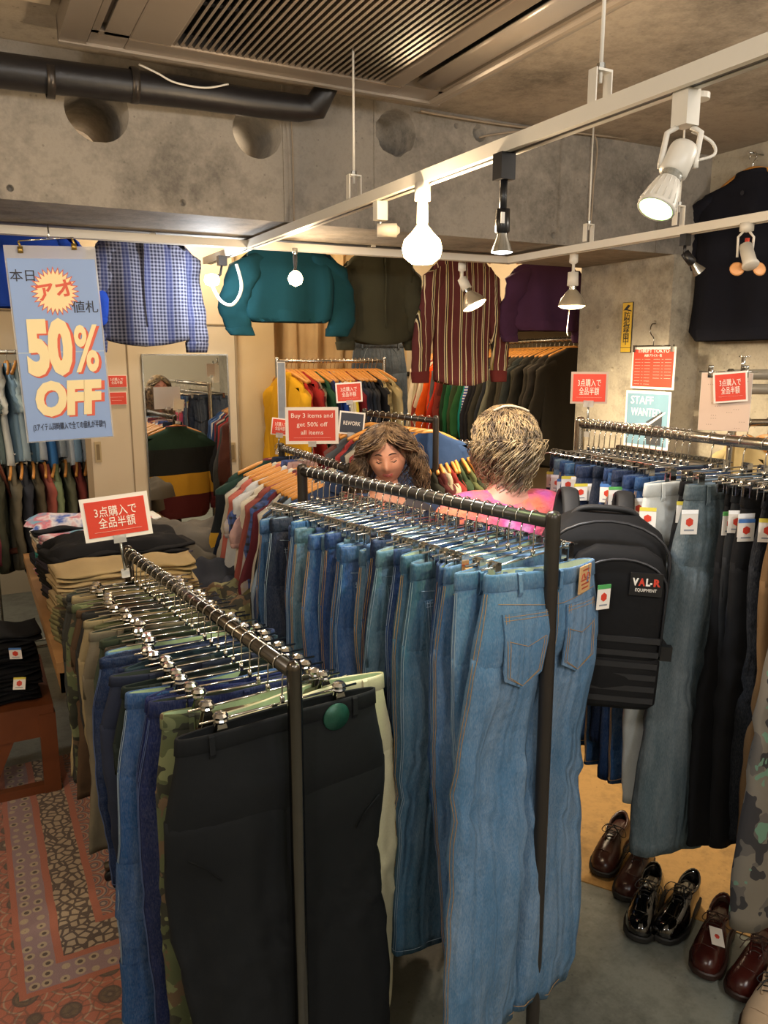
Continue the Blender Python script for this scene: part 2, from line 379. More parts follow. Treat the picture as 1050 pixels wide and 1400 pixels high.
# ------------------------------------------------------------------ ceiling air conditioner
AH = 2.79
ACM = M('bronze grey panel plastic', '#7f7468', .28, .3, .05); ACD = M('air slot dark', '#15130f', .7, 0, 0); ACF = M('unit flap', '#8e8478', .3, .25, .05)
g0 = at(234, 66, h=AH); g1 = at(528, 114, h=AH); gx0, gx1 = g0.x, g1.x; gy1 = (g0.y + g1.y) / 2; gy0 = gy1 - .95
e1 = at(572, 146, h=AH); ex1 = e1.x; ey1 = min(BY0 - .02, gy1 + .10); ex0 = at(77, 61, h=AH).x; ey0 = gy0 - .12
sx0 = at(117, 64, h=AH).x; sx1 = at(196, 60, h=AH).x
ac = thing('air_conditioner', 'ceiling cassette air conditioner with slatted bronze grille in front of the beam', 'air conditioner', ((gx0 + gx1) / 2, (gy0 + gy1) / 2, AH))
ox, oy = (gx0 + gx1) / 2, (gy0 + gy1) / 2
def B(x0, y0, z0, x1, y1, z1): return ((x0 - ox, y0 - oy, z0 - AH), (x1 - ox, y1 - oy, z1 - AH))
fr = MB()
for q in [(gx0 - .13, gy1, AH, gx1 + .07, ey1, CEIL), (gx0 - .13, ey0, AH, gx1 + .07, gy0, CEIL), (gx0 - .13, gy0, AH, gx0, gy1, CEIL), (gx1, gy0, AH, gx1 + .07, gy1, CEIL)]: fr.box(*B(*q))
fo = obj('grille_frame', fr, ACM, ac, smooth=False); md = fo.modifiers.new('b', 'BEVEL'); md.width = .006; md.segments = 2
obj('filter_box', MB().box(*B(gx0, gy0, AH + .045, gx1, gy1, AH + .07)), ACD, ac, smooth=False)
ns = 33; sl = None
for i in range(ns):
    x = gx0 + (i + .5) * (gx1 - gx0) / ns
    q = Euler((0, radians(28), 0)).to_matrix()
    if sl is None: sl = MB().box((-.0035, gy0 - gy1, -.014), (.0035, 0, .014), q, (0, 0, 0)).mesh('slat', False)
    obj('slat', sl, ACM, ac, (x - ox, gy1 - oy, .018))
for k in (.28, .52, .78): obj('crossbar', MB().box(*B(gx0, gy1 - .95 * k, AH + .03, gx1, gy1 - .95 * k + .006, AH + .038)), ACM, ac, smooth=False)
# outlet slots left and right with flaps
for (xa, xb, nm) in ((sx0, gx0 - .13, 'l'), (gx1 + .07, ex1, 'r')):
    wd = xb - xa
    mb = MB()
    for q in [(xa, gy1 - .02, AH + .002, xb, ey1, CEIL), (xa, ey0, AH + .002, xb, gy0, CEIL)]: mb.box(*B(*q))
    if nm == 'l':
        mb.box(*B(xb - .07, gy0, AH + .002, xb, gy1, CEIL)).box(*B(xa, gy0, AH + .002, xa + .02, gy1, CEIL))
    else: mb.box(*B(xb - .015, gy0, AH + .002, xb, gy1, CEIL))
    obj('outlet_frame', mb, ACM, ac, smooth=False)
    obj('outlet_recess', MB().box(*B(xa + .01, gy0, AH + .05, xb - .01, gy1, AH + .06)), ACD, ac, smooth=False)
    fl = MB(); rows = []
    xc = (xa + xb) / 2 - (.035 if nm == 'l' else 0)
    for k in range(9):
        a = -.9 + 1.8 * k / 8; r = wd * (.26 if nm == 'l' else .42)
        rows.append([(xc - ox + r * sin(a), gy0 - oy + .06, .025 - r * .5 * cos(a)), (xc - ox + r * sin(a), gy1 - oy - .06, .025 - r * .5 * cos(a))])
    fl.rings([[r[0] for r in rows] + [(p[0], p[1], p[2] + .005) for p in [r[0] for r in rows][::-1]], [r[1] for r in rows] + [(p[0], p[1], p[2] + .005) for p in [r[1] for r in rows][::-1]]], True, True, True)
    obj('air_flap', fl, ACF, ac)
mb = MB().box(*B(ex0, ey0, AH - .004, sx0 - .004, ey1, CEIL)); o = obj('side_panel', mb, ACM, ac, smooth=False)
mb = MB().box(*B(ex1 + .0, ey0, AH - .012, ex1 + .05, ey1 + .0, CEIL)); o = obj('side_panel', mb, ACF, ac, smooth=False); md = o.modifiers.new('b', 'BEVEL'); md.width = .02; md.segments = 3
obj('end_panel', MB().box(*B(ex0, ey1 - .012, AH - .008, ex1 + .05, ey1 + .01, CEIL)), ACF, ac, smooth=False)
# white ceiling duct cover left of the unit
p = at(40, 30, h=CEIL - .02)
struct('trim_20', MB().box((ex0 - 1.4, ey0, CEIL - .02), (ex0 - .03, ey1 - .12, CEIL)), M('pale ceiling board', '#b9ab95', .6, 0, .06, 2))
# insulated black pipe along the beam
PYY = 2.93
pp = [at(-160, 80, Y=PYY), at(0, 96, Y=PYY), at(130, 112, Y=PYY), at(250, 126, Y=PYY), at(350, 141, Y=PYY), at(408, 148, Y=PYY), at(432, 146, Y=PYY - .02), at(452, 128, Y=PYY - .1) + Vector((0, 0, .04))]
pi_ = thing('insulated_pipe', 'black wrapped pipe running under the ceiling along the beam', 'pipe', (pp[0].x, PYY, pp[0].z))
O = Vector((pp[0].x, PYY, pp[0].z))
obj('pipe_wrap', MB().tube([q - O for q in pp], [.052, .052, .051, .05, .047, .047, .048, .036], 18), M('black pipe tape', '#1c1a1b', .42, 0, .3, 30, .5, 40), pi_)
for px in (68, 183): 
    q = at(px, 104 + px * .07, Y=PYY) - O
    obj('pipe_clamp', MB().lathe([(.054, -.012), (.056, -.012), (.056, .012), (.054, .012)], 18, o=q, q=Euler((0, pi / 2, 0)).to_matrix()), BLACKMETAL, pi_)
def cable(pts, r, m, label, name='cable'):
    o = obj(name, MB().tube(pts, r, 6), m); return tag(o, label, 'cable')
def smoothpts(P, n=6):
    out = []; P = [Vector(p) for p in P]
    for i in range(len(P) - 1):
        p0 = P[max(i - 1, 0)]; p1 = P[i]; p2 = P[i + 1]; p3 = P[min(i + 2, len(P) - 1)]
        for k in range(n):
            t = k / n; out.append(.5 * ((2 * p1) + (p2 - p0) * t + (2 * p0 - 5 * p1 + 4 * p2 - p3) * t * t + (3 * p1 - p0 - 3 * p2 + p3) * t ** 3))
    return out + [P[-1]]
cable(smoothpts([at(190, 88, Y=2.88), at(215, 100, Y=2.86), at(240, 113, Y=2.86), at(280, 120, Y=2.86), at(312, 115, Y=2.87)]), .0035, WHITEP, 'thin white cable sagging across the black pipe')
cable(smoothpts([at(575, 152, Y=3.0), at(620, 160, Y=3.0), at(700, 172, Y=3.0), at(790, 182, Y=3.0), at(880, 192, Y=3.0)]), .005, M('grey cable', '#8c7d6a', .5, 0, 0), 'thin grey cable along the corner of beam and ceiling')
cable(smoothpts([at(655, 188, Y=3.02), at(680, 183, Y=3.0), at(740, 178, Y=2.95), at(812, 183, Y=3.0), at(811, 260, Y=3.01), at(806, 330, Y=3.02)]), .004, M('grey cable', '#8c7d6a', .5, 0, 0), 'grey cable from the small hole dropping down the beam face')
cable(smoothpts([at(395, 128, Y=3.0), at(400, 200, Y=3.01), at(402, 305, Y=3.01)]), .0028, M('grey cable', '#8c7d6a', .5, 0, 0), 'thin cable hanging down the beam from the pipe end')
# ------------------------------------------------------------------ lamps on the tracks
def base_fix(t, m, h=.06, w_=.017):
    obj('track_adapter', MB().box((-w_ * 1.3, -w_, -h - .016), (w_ * 1.3, w_, -.016)), m, t, smooth=False)
def on_track(px, py, d):
    p = at(px, py, h=TRK); return p, atan2(d.y, d.x)
GLOWW = emit('warm bulb glow', (1, .66, .3), 34); GLOWC = emit('cool lamp glow', (.62, 1, .38), 3.2); GLOWH = emit('white lamp glow', (.92, .96, 1), 14)
GLOWF = emit('warm face glow', (1, .78, .42), 9)
REFL = M('lamp reflector shell', '#b9ad97', .3, .5, .1)
def head(t, kind, q, o, glow):
    """a lamp head in local -Z, turned by q, moved to o"""
    o = Vector(o)
    if kind == 'par16':
        obj('lamp_holder', MB().lathe([(0, 0), (.024, 0), (.026, -.008), (.026, -.055), (.018, -.06)], 18, o=o, q=q), WHITEP, t)
        obj('lamp_neck', MB().lathe([(.02, -.055), (.02, -.075), (.024, -.078)], 18, o=o, q=q), STEEL, t)
        fins = MB().lathe([(.022, -.074), (.03, -.10), (.0345, -.128), (.0345, -.134), (.031, -.134)], 18, o=o, q=q)
        for k in range(18):
            a = 2 * pi * k / 18; u = Vector((cos(a), sin(a), 0)); v_ = Vector((-sin(a), cos(a), 0)) * .0012
            pts = [u * .024 + Vector((0, 0, -.078)), u * .036 + Vector((0, 0, -.126)), u * .030 + Vector((0, 0, -.126)), u * .02 + Vector((0, 0, -.078))]
            P = [o + q @ (x + v_) for x in pts] + [o + q @ (x - v_) for x in pts]
            fins.add(P, [(0, 1, 2, 3), (7, 6, 5, 4), (0, 4, 5, 1), (1, 5, 6, 2)])
        obj('cooling_fins', fins, WHITEP, t)
        obj('lens', MB().lathe([(.031, -.133), (.02, -.138), (0, -.139)], 18, o=o, q=q), glow, t)
    elif kind == 'gu10':
        obj('lamp_holder', MB().lathe([(0, 0), (.017, 0), (.018, -.05), (.014, -.055)], 14, o=o, q=q), BLACKP, t)
        obj('reflector', MB().lathe([(.012, -.05), (.013, -.062), (.022, -.085), (.026, -.098)], 18, o=o, q=q), STEEL, t)
        obj('lens', MB().lathe([(.0255, -.098), (.015, -.101), (0, -.102)], 18, o=o, q=q), glow, t)
    elif kind == 'par38':
        obj('lamp_holder', MB().lathe([(0, 0), (.024, 0), (.026, -.06), (.02, -.062)], 16, o=o, q=q), WHITEP, t)
        obj('lamp_neck', MB().lathe([(.017, -.06), (.018, -.08)], 14, o=o, q=q), STEEL, t)
        obj('reflector', MB().lathe([(.018, -.078), (.03, -.09), (.052, -.12), (.062, -.145), (.0625, -.152)], 24, o=o, q=q), REFL, t)
        obj('lens', MB().lathe([(.0625, -.152), (.045, -.162), (.02, -.166), (0, -.167)], 24, o=o, q=q), glow, t)
QI = Matrix.Identity(3)
def aimq(v): return Vector(v).to_track_quat('-Z', 'Y').to_matrix()
# white spotlight near the camera
p, a = on_track(940, 112, dm); t = thing('spotlight', 'white finned track spotlight with yoke, lit greenish white, nearest the camera', 'spotlight', p)
obj('track_adapter', MB().box((-.018, -.016, -.075), (.018, .016, -.014), Euler((0, 0, a)).to_matrix()).lathe([(0, -.016), (.02, -.016), (.02, -.026), (0, -.026)], 16, o=(.03, 0, 0)), WHITEP, t, smooth=False)
ax = Vector((.8, -.5, 0)).normalized()
yk = MB(); hp = Vector((-.01, 0, -.135))
for s in (-1, 1): yk.tube([Vector((0, 0, -.075)) + ax * .012 * s, Vector((0, 0, -.085)) + ax * .03 * s, hp + ax * .031 * s, hp + ax * .031 * s - Vector((0, 0, .012))], .0055, 6)
obj('yoke', yk, WHITEP, t)
tgt = Vector((.95, 1.7, 1.25)); hd = (tgt - (p + hp)).normalized(); dirh = Vector((-.52, -.05, -.85)).normalized()
head(t, 'par16', aimq(dirh), hp - dirh * .03, GLOWC)
obj('flex_cable', MB().tube(smoothpts([(0.02, 0, -.08), (.05, -.02, -.1), (.045, -.03, -.125), hp + Vector((.02, 0, 0))]), .003, 6), WHITEP, t)
lamp('SPOT', p + hp + dirh * .13, 16, (.74, 1, .45), .03, aim=(.92, 1.75, 1.4), angle=62, blend=.9)
# black spot
p, a = on_track(690, 200, dm); t = thing('spotlight', 'small black track spot hanging straight down with a bright white bulb', 'spotlight', p)
obj('track_adapter', MB().box((-.02, -.018, -.075), (.02, .018, -.016)), BLACKP, t, smooth=False)
obj('stem', MB().tube([(0, 0, -.07), (0, 0, -.15)], .009, 8), BLACKP, t); head(t, 'gu10', QI, (0, 0, -.14), GLOWH)
obj('rating_label', MB().box((-.0185, -.0192, -.175), (-.008, -.017, -.15)), WHITEPAPER, t, smooth=False)
lamp('SPOT', p + Vector((0, 0, -.26)), 26, WHITE, .03, aim=p + Vector((0.05, .1, -1)), angle=110, blend=.8)
# big glowing warm bulb
p, a = on_track(578, 242, dm); t = thing('bare_bulb_lamp', 'large round glowing warm bulb under a white track holder', 'lamp', p)
obj('track_adapter', MB().lathe([(0, -.016), (.022, -.016), (.022, -.062), (0, -.064)], 16), WHITEP, t)
obj('lamp_holder', MB().lathe([(.014, -.06), (.016, -.075), (.016, -.12), (.012, -.13)], 14), WHITEP, t)
obj('bulb', MB().lathe([(.014, -.125), (.03, -.145), (.05, -.165), (.056, -.188), (.05, -.212), (.03, -.228), (0, -.232)], 24), GLOWW, t)
bigb = p.copy(); lamp('POINT', p + Vector((-.03, -.09, -.2)), 26, WARM, .05)
# side arm lamp holder
p, a = on_track(520, 268, dm); t = thing('lamp_arm', 'white side-arm lamp holder on the long track left of the glowing bulb', 'lamp', p)
base_fix(t, WHITEP, .055, .014); obj('arm', MB().tube([(0, 0, -.06), (0, 0, -.095)], .004, 8), STEEL, t)
obj('lamp_holder', MB().lathe([(0, -.01), (.02, -.01), (.021, .05), (.014, .052), (.008, .06), (0, .06)], 14, o=(0, 0, -.10), q=Euler((0, pi / 2, -.5)).to_matrix()), WHITEP, t)
# small warm globe on the beam track
p, a = on_track(403, 334, dl); t = thing('pendant_bulb', 'small warm globe bulb hanging before the teal sweatshirt', 'lamp', p)
obj('track_adapter', MB().lathe([(0, -.016), (.012, -.016), (.012, -.04), (0, -.042)], 12), STEEL, t)
obj('lamp_holder', MB().lathe([(.006, -.04), (.009, -.05), (.009, -.075), (.006, -.1), (.012, -.115)], 12), BLACKP, t)
obj('bulb', MB().lathe([(.012, -.112), (.026, -.125), (.033, -.145), (.026, -.166), (0, -.178)], 18), GLOWW, t)
lamp('POINT', p + Vector((0, -.05, -.2)), 7, WARM, .04)
# cool lamp with curved lead at the end of the long track
p, a = on_track(303, 345, dm); t = thing('spotlight', 'cool white lamp with a looped white lead at the far end of the long track', 'spotlight', p)
obj('track_adapter', MB().box((-.02, -.018, -.06), (.02, .018, -.016)), BLACKP, t, smooth=False)
obj('bracket', MB().tube([(0, 0, -.05), (-.01, 0, -.1), (-.05, 0, -.13)], .006, 8), BLACKP, t)
obj('lens', MB().lathe([(0, -.03), (.03, -.02), (.036, 0), (.03, .02), (0, .03)], 16, o=(-.06, -.03, -.13)), GLOWH, t)
obj('lead', MB().tube(smoothpts([(-.06, -.02, -.15), (-.02, -.02, -.22), (.03, -.02, -.24), (.07, -.02, -.2), (.085, -.02, -.14), (.07, 0, -.05)]), .008, 8), WHITEP, t)
lamp('POINT', p + Vector((-.08, -.12, -.16)), 8, WHITE, .04)
# tilted warm flood on the beam track
p, a = on_track(632, 356, dl); t = thing('flood_lamp', 'warm reflector lamp tilted sideways before the striped shirt', 'lamp', p)
obj('track_adapter', MB().lathe([(0, -.012), (.02, -.012), (.02, -.05), (.008, -.055), (.008, -.075), (.014, -.09)], 14), WHITEP, t)
dv_ = (_R * .42 - _Z * .88 - _F * .18).normalized(); head(t, 'par38', aimq(dv_), (0, 0, -.088), GLOWF)
lamp('SPOT', p + Vector((0, 0, -.09)) + dv_ * .18, 26, WARM, .05, aim=p + dv_, angle=120, blend=.8)
# flat warm flood on right track
p, a = on_track(785, 343, dr); t = thing('flood_lamp', 'warm reflector lamp hanging straight down before the purple sweatshirt', 'lamp', p)
obj('track_adapter', MB().lathe([(0, -.016), (.02, -.016), (.02, -.052), (.007, -.06), (.007, -.09), (.02, -.10)], 14), WHITEP, t)
head(t, 'par38', QI, (0, 0, -.095), GLOWF)
obj('lead', MB().tube(smoothpts([(.01, .02, -.2), (.02, .05, -.35), (.035, .06, -.38)]), .0022, 6), M('grey lead', '#8a8276', .5, 0, 0), t)
lamp('SPOT', p + Vector((0, 0, -.28)), 100, (1, .82, .55), .06, aim=p + Vector((.1, 0, -1)), angle=165, blend=.8)
# small black spot right
p, a = on_track(938, 314, dr); t = thing('spotlight', 'small spot on a black stem tilted beside the dark tee', 'spotlight', p)
obj('track_adapter', MB().box((-.015, -.015, -.06), (.015, .015, -.016)), BLACKP, t, smooth=False)
obj('stem', MB().tube([(0, 0, -.05), (0, 0, -.10)], .006, 8), BLACKP, t)
dv_ = (_R * .62 - _Z * .7).normalized(); head(t, 'gu10', aimq(dv_), Vector((0, 0, -.085)), M('unlit lamp glass', '#d8cf9c', .1, .2, 0))
# right yoke lamp seen from behind
p, a = on_track(1022, 300, dr); t = thing('spotlight', 'white yoke spotlight with peach shade petals before the dark tee', 'spotlight', p)
obj('track_adapter', MB().lathe([(0, -.012), (.024, -.012), (.024, -.04), (0, -.045)], 14), WHITEP, t)
yk = MB()
for s in (-1, 1): yk.tube([_R * .01 * s + Vector((0, 0, -.04)), _R * .028 * s + Vector((0, 0, -.06)), _R * .026 * s + Vector((0, 0, -.13))], .0045, 6)
obj('yoke', yk, WHITEP, t)
obj('lamp_holder', MB().lathe([(0, 0), (.022, 0), (.024, -.07), (.03, -.085), (.026, -.09), (0, -.088)], 18, o=(0, 0, -.09), q=aimq((-.2, -.5, -.85))), WHITEP, t)
PEACH = M('peach shade plastic', '#d79a62', .5, 0, .1)
for s in (-1, 1):
    obj('shade_petal', MB().lathe([(0, -.004), (.02, -.003), (.026, 0), (.02, .003), (0, .004)], 16, o=_R * .04 * s + Vector((0, -.02, -.172)), q=Euler((pi / 2 - .3, .5 * s, -YAW)).to_matrix()), PEACH, t)
obj('red_tab', MB().box((.02, .01, -.13), (.032, .02, -.06)), RED, t, smooth=False)
# ------------------------------------------------------------------ signs
def sign(name, label, loc, rz, w_, h, panel, lines, border=.012, tilt=0, stand=None, fm=None, grp=None, ink=None, sub=True, back=.0):
    """sign board: local origin at its bottom centre, facing -Y"""
    t = thing(name, label, 'sign', loc, (0, tilt, rz), grp)
    obj('sleeve', MB().box((-w_ / 2, 0, 0), (w_ / 2, .004, h)), fm or WHITEPAPER, t, smooth=False)
    obj('print', MB().box((-w_ / 2 + border, -.0015, border), (w_ / 2 - border, 0, h - border)), panel, t, smooth=False)
    for (s, sz, x, z, wd) in lines: text(s, sz, ink or INKWHITE, t, (x, -.0022, z), width=wd)
    if stand is not None:
        mb = MB().tube([(0, .006, .01), (0, .006, -stand)], .004, 8); obj('stand_rod', mb, CLEARP if stand < .05 else STEEL, t)
        obj('clamp', MB().box((-.018, -.006, -.012), (.018, .014, .012)), CLEARP, t, smooth=False); obj('clamp_foot', MB().box((-.012, -.012, -stand - .02), (.012, .02, -stand)), CLEARP, t, smooth=False)
    return t
JP1, JP2 = '3点購入で', '全品半額'
def jp(w_, h): return [(JP1, h * .26, 0, h * .64, w_ * .62), (JP2, h * .26, 0, h * .38, w_ * .54), ('―――――――――――――――――――', h * .03, 0, h * .2, w_ * .7)]
def face(p): 
    return atan2(-(p.x), p.y)   # rotation about z so -Y looks back at the camera
def put_sign(px0, px1, py0, py1, plane, label, panel=RED, lines=None, tilt=0, yaw=0, stand=.06, **kw):
    p = at((px0 + px1) / 2, py1, **plane); d = (p - EYE).dot(_V)
    w_ = (px1 - px0) / FPX * d; h = (py1 - py0) / FPX * d
    return sign('price_sign', label, p, face(p) + yaw, w_, h, panel, lines or jp(w_, h), border=w_ * .06, tilt=tilt, stand=stand, **kw)
put_sign(120, 208, 676, 736, dict(h=1.32), 'red sale sign standing over the folded clothes at the far end of the trouser rack', tilt=-.09, stand=.10)
d_ = None
def en(w_, h): return [('Buy 3 items and', h * .17, 0, h * .77, w_ * .78), ('get 50% off', h * .17, 0, h * .53, w_ * .58), ('all items', h * .17, 0, h * .31, w_ * .42), ('―――――――――――――――', h * .03, 0, h * .17, w_ * .7)]
w_ = .235; put_sign(391, 463, 557, 607, dict(h=1.47), 'red sign in English above the shirt rack left of the woman facing us', lines=en((463 - 391) / FPX * (at(427, 607, h=1.47) - EYE).dot(_V), 50 / FPX * (at(427, 607, h=1.47) - EYE).dot(_V)), stand=.05)
put_sign(460, 496, 523, 550, dict(z=4.3), 'small pinkish red sale sign above the dark blue sign', tilt=-.06, stand=.07)
NAVY = M('navy sign print', '#2f3644', .5, 0, .1)
p = at(480, 594, z=4.2); s_ = put_sign(462, 497, 563, 594, dict(z=4.2), 'small dark blue sign beside the red English sign', panel=NAVY, lines=[('REWORK', .03, 0, .058, .09)], tilt=.1, stand=.06)
put_sign(370, 394, 572, 595, dict(z=3.93), 'small dark red sign partly behind the red English sign', tilt=.12, stand=.075)
put_sign(780, 829, 509, 552, dict(z=2.9), 'red sale sign at the far end of the denim rack by the column', stand=.10, fm=M('frosted sleeve', '#b9a79c', .3, 0, 0))
# poster column side
def wall_sign(px0, px1, py0, py1, X, label, panel, lines, **kw):
    a = at(px0, py1, X=X); b = at(px1, py1, X=X); c = at(px0, py0, X=X); w_ = abs(a.y - b.y); h = c.z - a.z
    return sign(kw.pop('name', 'poster'), label, (X - .006, (a.y + b.y) / 2, (a.z + b.z) / 2), -pi / 2, w_, h, panel, lines(w_, h), **kw)
def tk(w_, h):
    r = [('THRIFT TOKYO', h * .13, 0, h * .9, w_ * .72), ('両替プライスー覧', h * .07, 0, h * .79, w_ * .4)]
    for i in range(9):
        z = h * (.71 - i * .074); r.append(('\u2013\u2013\u2013\u2013  \u2013  \u2013\u2013\u2013\u2013', h * .06, -w_ * .24, z, w_ * .36))
        if i < 7: r.append(('\u2013\u2013\u2013\u2013  \u2013  \u2013\u2013\u2013\u2013', h * .06, w_ * .22, z, w_ * .4))
    return r
t = wall_sign(863, 922, 476, 532, CX0 - .01, 'red price list poster hanging on the column', RED, tk, border=.012)
hz = (at(890, 476, X=CX0).z - t.location.z)
obj('wire_hanger', MB().tube([(-.13, -.006, hz + .012), (.13, -.006, hz + .012)], .003, 6).tube(smoothpts([(0, -.006, hz + .012), (0, -.006, hz + .05), (-.025, -.006, hz + .08), (-.02, -.006, hz + .12), (.005, -.004, hz + .125)]), .0028, 6), DARKCHROME, t)
for s in (-1, 1): obj('clip', MB().box((s * .13 - .008, -.012, hz - .02), (s * .13 + .008, .002, hz + .016)), STEEL, t, smooth=False)
def sw(w_, h): return [('STAFF', h * .2, -w_ * .12, h * .83, w_ * .5), ('WANTED', h * .2, -w_ * .02, h * .62, w_ * .66)]
BLUEP = M('sky blue poster print', '#6f93a8', .5, 0, .15, 8)
t = wall_sign(853, 914, 537, 612, CX0 - .004, 'blue and cream recruiting poster low on the column behind the denim rack', BLUEP, sw, border=.014)
hh_ = .31
mb = MB(); mb.add([(.01, -.003, .02), (.11, -.003, .02), (.11, -.003, .2), (.0, -.003, .14)], [(0, 1, 2, 3)])
obj('dark_shape', mb, M('poster dark shape', '#3e4146', .5, 0, .1), t, smooth=False)
obj('pale_band', MB().add([(-.13, -.0034, .12), (.02, -.0034, .135), (.13, -.0034, .2), (.13, -.0034, .19), (.02, -.0034, .12), (-.13, -.0034, .11)], [(0, 1, 4, 5), (1, 2, 3, 4)]), INKWHITE, t, smooth=False)
# vertical yellow caution strip
a = at(849, 482, X=CX0); b = at(863, 482, X=CX0); c = at(850, 414, X=CX0); w_ = abs(a.y - b.y); h = c.z - a.z
YEL = M('yellow caution print', '#d8b23a', .5, 0, .05)
t = sign('caution_strip', 'narrow yellow and black camera warning strip on the column', (CX0 - .006, (a.y + b.y) / 2, a.z), -pi / 2, w_, h, YEL, [], border=.003, fm=BLACKINK)
for i, ch in enumerate('防犯録画中'): text(ch, w_ * .62, BLACKINK, t, (0, -.0022, h * (.72 - i * .125)))
obj('black_bar', MB().box((-w_ / 2, -.0024, h * .09), (w_ / 2, -.0014, h * .1)), BLACKINK, t, smooth=False)
obj('camera_symbol', MB().add([(-w_ * .38, -.0024, h * .84), (w_ * .05, -.0024, h * .95), (w_ * .3, -.0024, h * .93), (w_ * .02, -.0024, h * .86), (w_ * .42, -.0024, h * .83), (w_ * .42, -.0024, h * .81), (-w_ * .1, -.0024, h * .84)], [(0, 1, 2, 3, 6), (6, 3, 4, 5)]), BLACKINK, t, smooth=False)
# red mini signs on panel
for (y0, y1, lab, ln) in [(513, 530, 'upper small red sale card taped to the cream door beside the blue poster', 1), (536, 554, 'lower small red card taped to the cream door beside the blue poster', 0)]:
    a = at(146, y1, Y=PY - .008); b = at(174, y1, Y=PY - .008); c = at(148, y0, Y=PY - .008); w_ = b.x - a.x; h = c.z - a.z
    sign('sale_card', lab, ((a.x + b.x) / 2, PY - .010, a.z), 0, w_, h, RED, jp(w_, h) if ln else [('―――――――――', h * .12, 0, h * .6, w_ * .7), ('――――――', h * .12, 0, h * .35, w_ * .5)], border=.003)
# paper calendar + red sign on clip hanger at right
p = at(988, 589, z=2.6); W_ = 64 / FPX * 2.6; H_ = 78 / FPX * 2.6
t = sign('paper_notice', 'pale pink paper notice clipped to a hanger at the right', p, face(p), W_, H_, M('pale pink paper', '#d8bfae', .6, 0, .03), [], border=.001)
for i in range(16):
    rr = random.Random(i); text('\u2026', .02, M('grey print', '#8d7468', .6, 0, 0), t, (rr.uniform(-.06, .06), -.002, .015 + .16 * (i / 16)), name='small_print')
obj('hanger_bar', MB().tube([(-.085, 0, H_ + .004), (.09, 0, H_ + .004)], .0025, 6), CHROME, t)
for x in (-.05, .055): obj('clip', MB().box((x - .008, -.006, H_ - .015), (x + .008, .006, H_ + .014)).tube([(x - .008, 0, H_ + .018), (x + .008, 0, H_ + .018)], .006, 8), CHROME, t)
obj('hook_post', MB().tube([(.045, .004, H_ + .004), (.045, .004, H_ + .05)], .007, 10).tube([(.03, .004, H_ + .052), (.065, .004, H_ + .052)], .002, 6), CHROME, t)
p2 = at(999, 550, z=2.56); w_ = 43 / FPX * 2.56; h = 41 / FPX * 2.56
sign('price_sign', 'tilted red sale sign clipped over the pink paper notice', p2, face(p2), w_, h, RED, jp(w_, h), border=.006, tilt=-.1)
# ------------------------------------------------------------------ big blue sale poster
a = at(43, 598, h=None, z=3.02); PZ = 3.02
p = at(98, 600, z=PZ); W_ = 107 / FPX * PZ; H_ = 236 / FPX * PZ
t = thing('sale_poster', 'tall pale blue fifty percent off poster hanging from the track', 'poster', p, (0, -.035, face(p) + .05))
PB = M('pale blue poster paper', '#8aa6d8', .5, 0, .04, 6); CREAMI = M('cream lettering', '#f0dfae', .6, 0, 0); REDI = M('coral lettering', '#d8604a', .6, 0, 0)
obj('paper', MB().box((-W_ / 2, 0, 0), (W_ / 2, .003, H_)), PB, t, smooth=False)
obj('clear_sleeve', MB().box((-W_ / 2 - .006, .0032, -.004), (W_ / 2 + .006, .0052, H_ + .045)), CLEARP, t, smooth=False)
obj('tape_seam', MB().box((-W_ / 2, -.0016, H_ * .49), (W_ / 2, -.0005, H_ * .497)), M('seam tape', '#a9bcd4', .3, 0, 0), t, smooth=False)
def big(s, size, x, z, wd, sh=.12, hs=1, bd=.009):
    text(s, size, REDI, t, (x + .008, -.0012, z - .006), width=wd * 1.03, bold=bd, shear=sh, name='letter_shadow', hs=hs)
    text(s, size, CREAMI, t, (x, -.0030, z), width=wd, bold=bd, shear=sh, hs=hs)
big('50', .205, -W_ * .15, H_ * .505, W_ * .54, .05, 1.25, .012); big('%', .18, W_ * .275, H_ * .495, W_ * .30, .12, 1.3, .004); big('OFF', .165, -.0, H_ * .225, W_ * .80, .12, .98, .010)
st = []; N = 28; cx, cz = .0, H_ * .825
for k in range(2 * N):
    a_ = pi * k / N; r = (.066 if k % 2 else .088); st.append((cx + r * cos(a_) * .95 - .0, -.002, cz + r * sin(a_)))
obj('burst_edge', MB().add(st + [(x, -.0006, z) for x, _, z in st], [tuple(range(2 * N))[::-1]]), REDI, t, smooth=False)
obj('burst', MB().add([(cx + (x - cx) * .91, -.0028, cz + (z - cz) * .91) for x, _, z in st], [tuple(range(2 * N))[::-1]]), CREAMI, t, smooth=False)
text('アオ', .068, REDI, t, (cx, -.0036, cz), (pi / 2, -.18, 0), bold=.002)
text('本日', .045, BLACKINK, t, (-W_ * .34, -.002, H_ * .905)); text('値札', .047, BLACKINK, t, (W_ * .33, -.002, H_ * .735))
text('(3アイテム同時購入で全ての値札が半額!!)', .03, BLACKINK, t, (0, -.002, H_ * .075), width=W_ * .86)
obj('poster_hanger', MB().tube([(-W_ * .35, 0, H_ + .06), (W_ * .28, 0, H_ + .075)], .003, 6).tube([(-W_ * .02, 0, H_ + .065), (0, 0, H_ + .085), (.0, 0, H_ + .12)], .003, 6), CHROME, t)
for x, z in ((-W_ * .35, .058), (W_ * .26, .072)): obj('clip', MB().tube([(x, 0, H_ + z), (x + .006, 0, H_ + z - .02)], .004, 6).box((x - .005, -.006, H_ + z - .04), (x + .013, .008, H_ + z - .018)), M('brass clip', '#b59a55', .3, .8, 0), t)
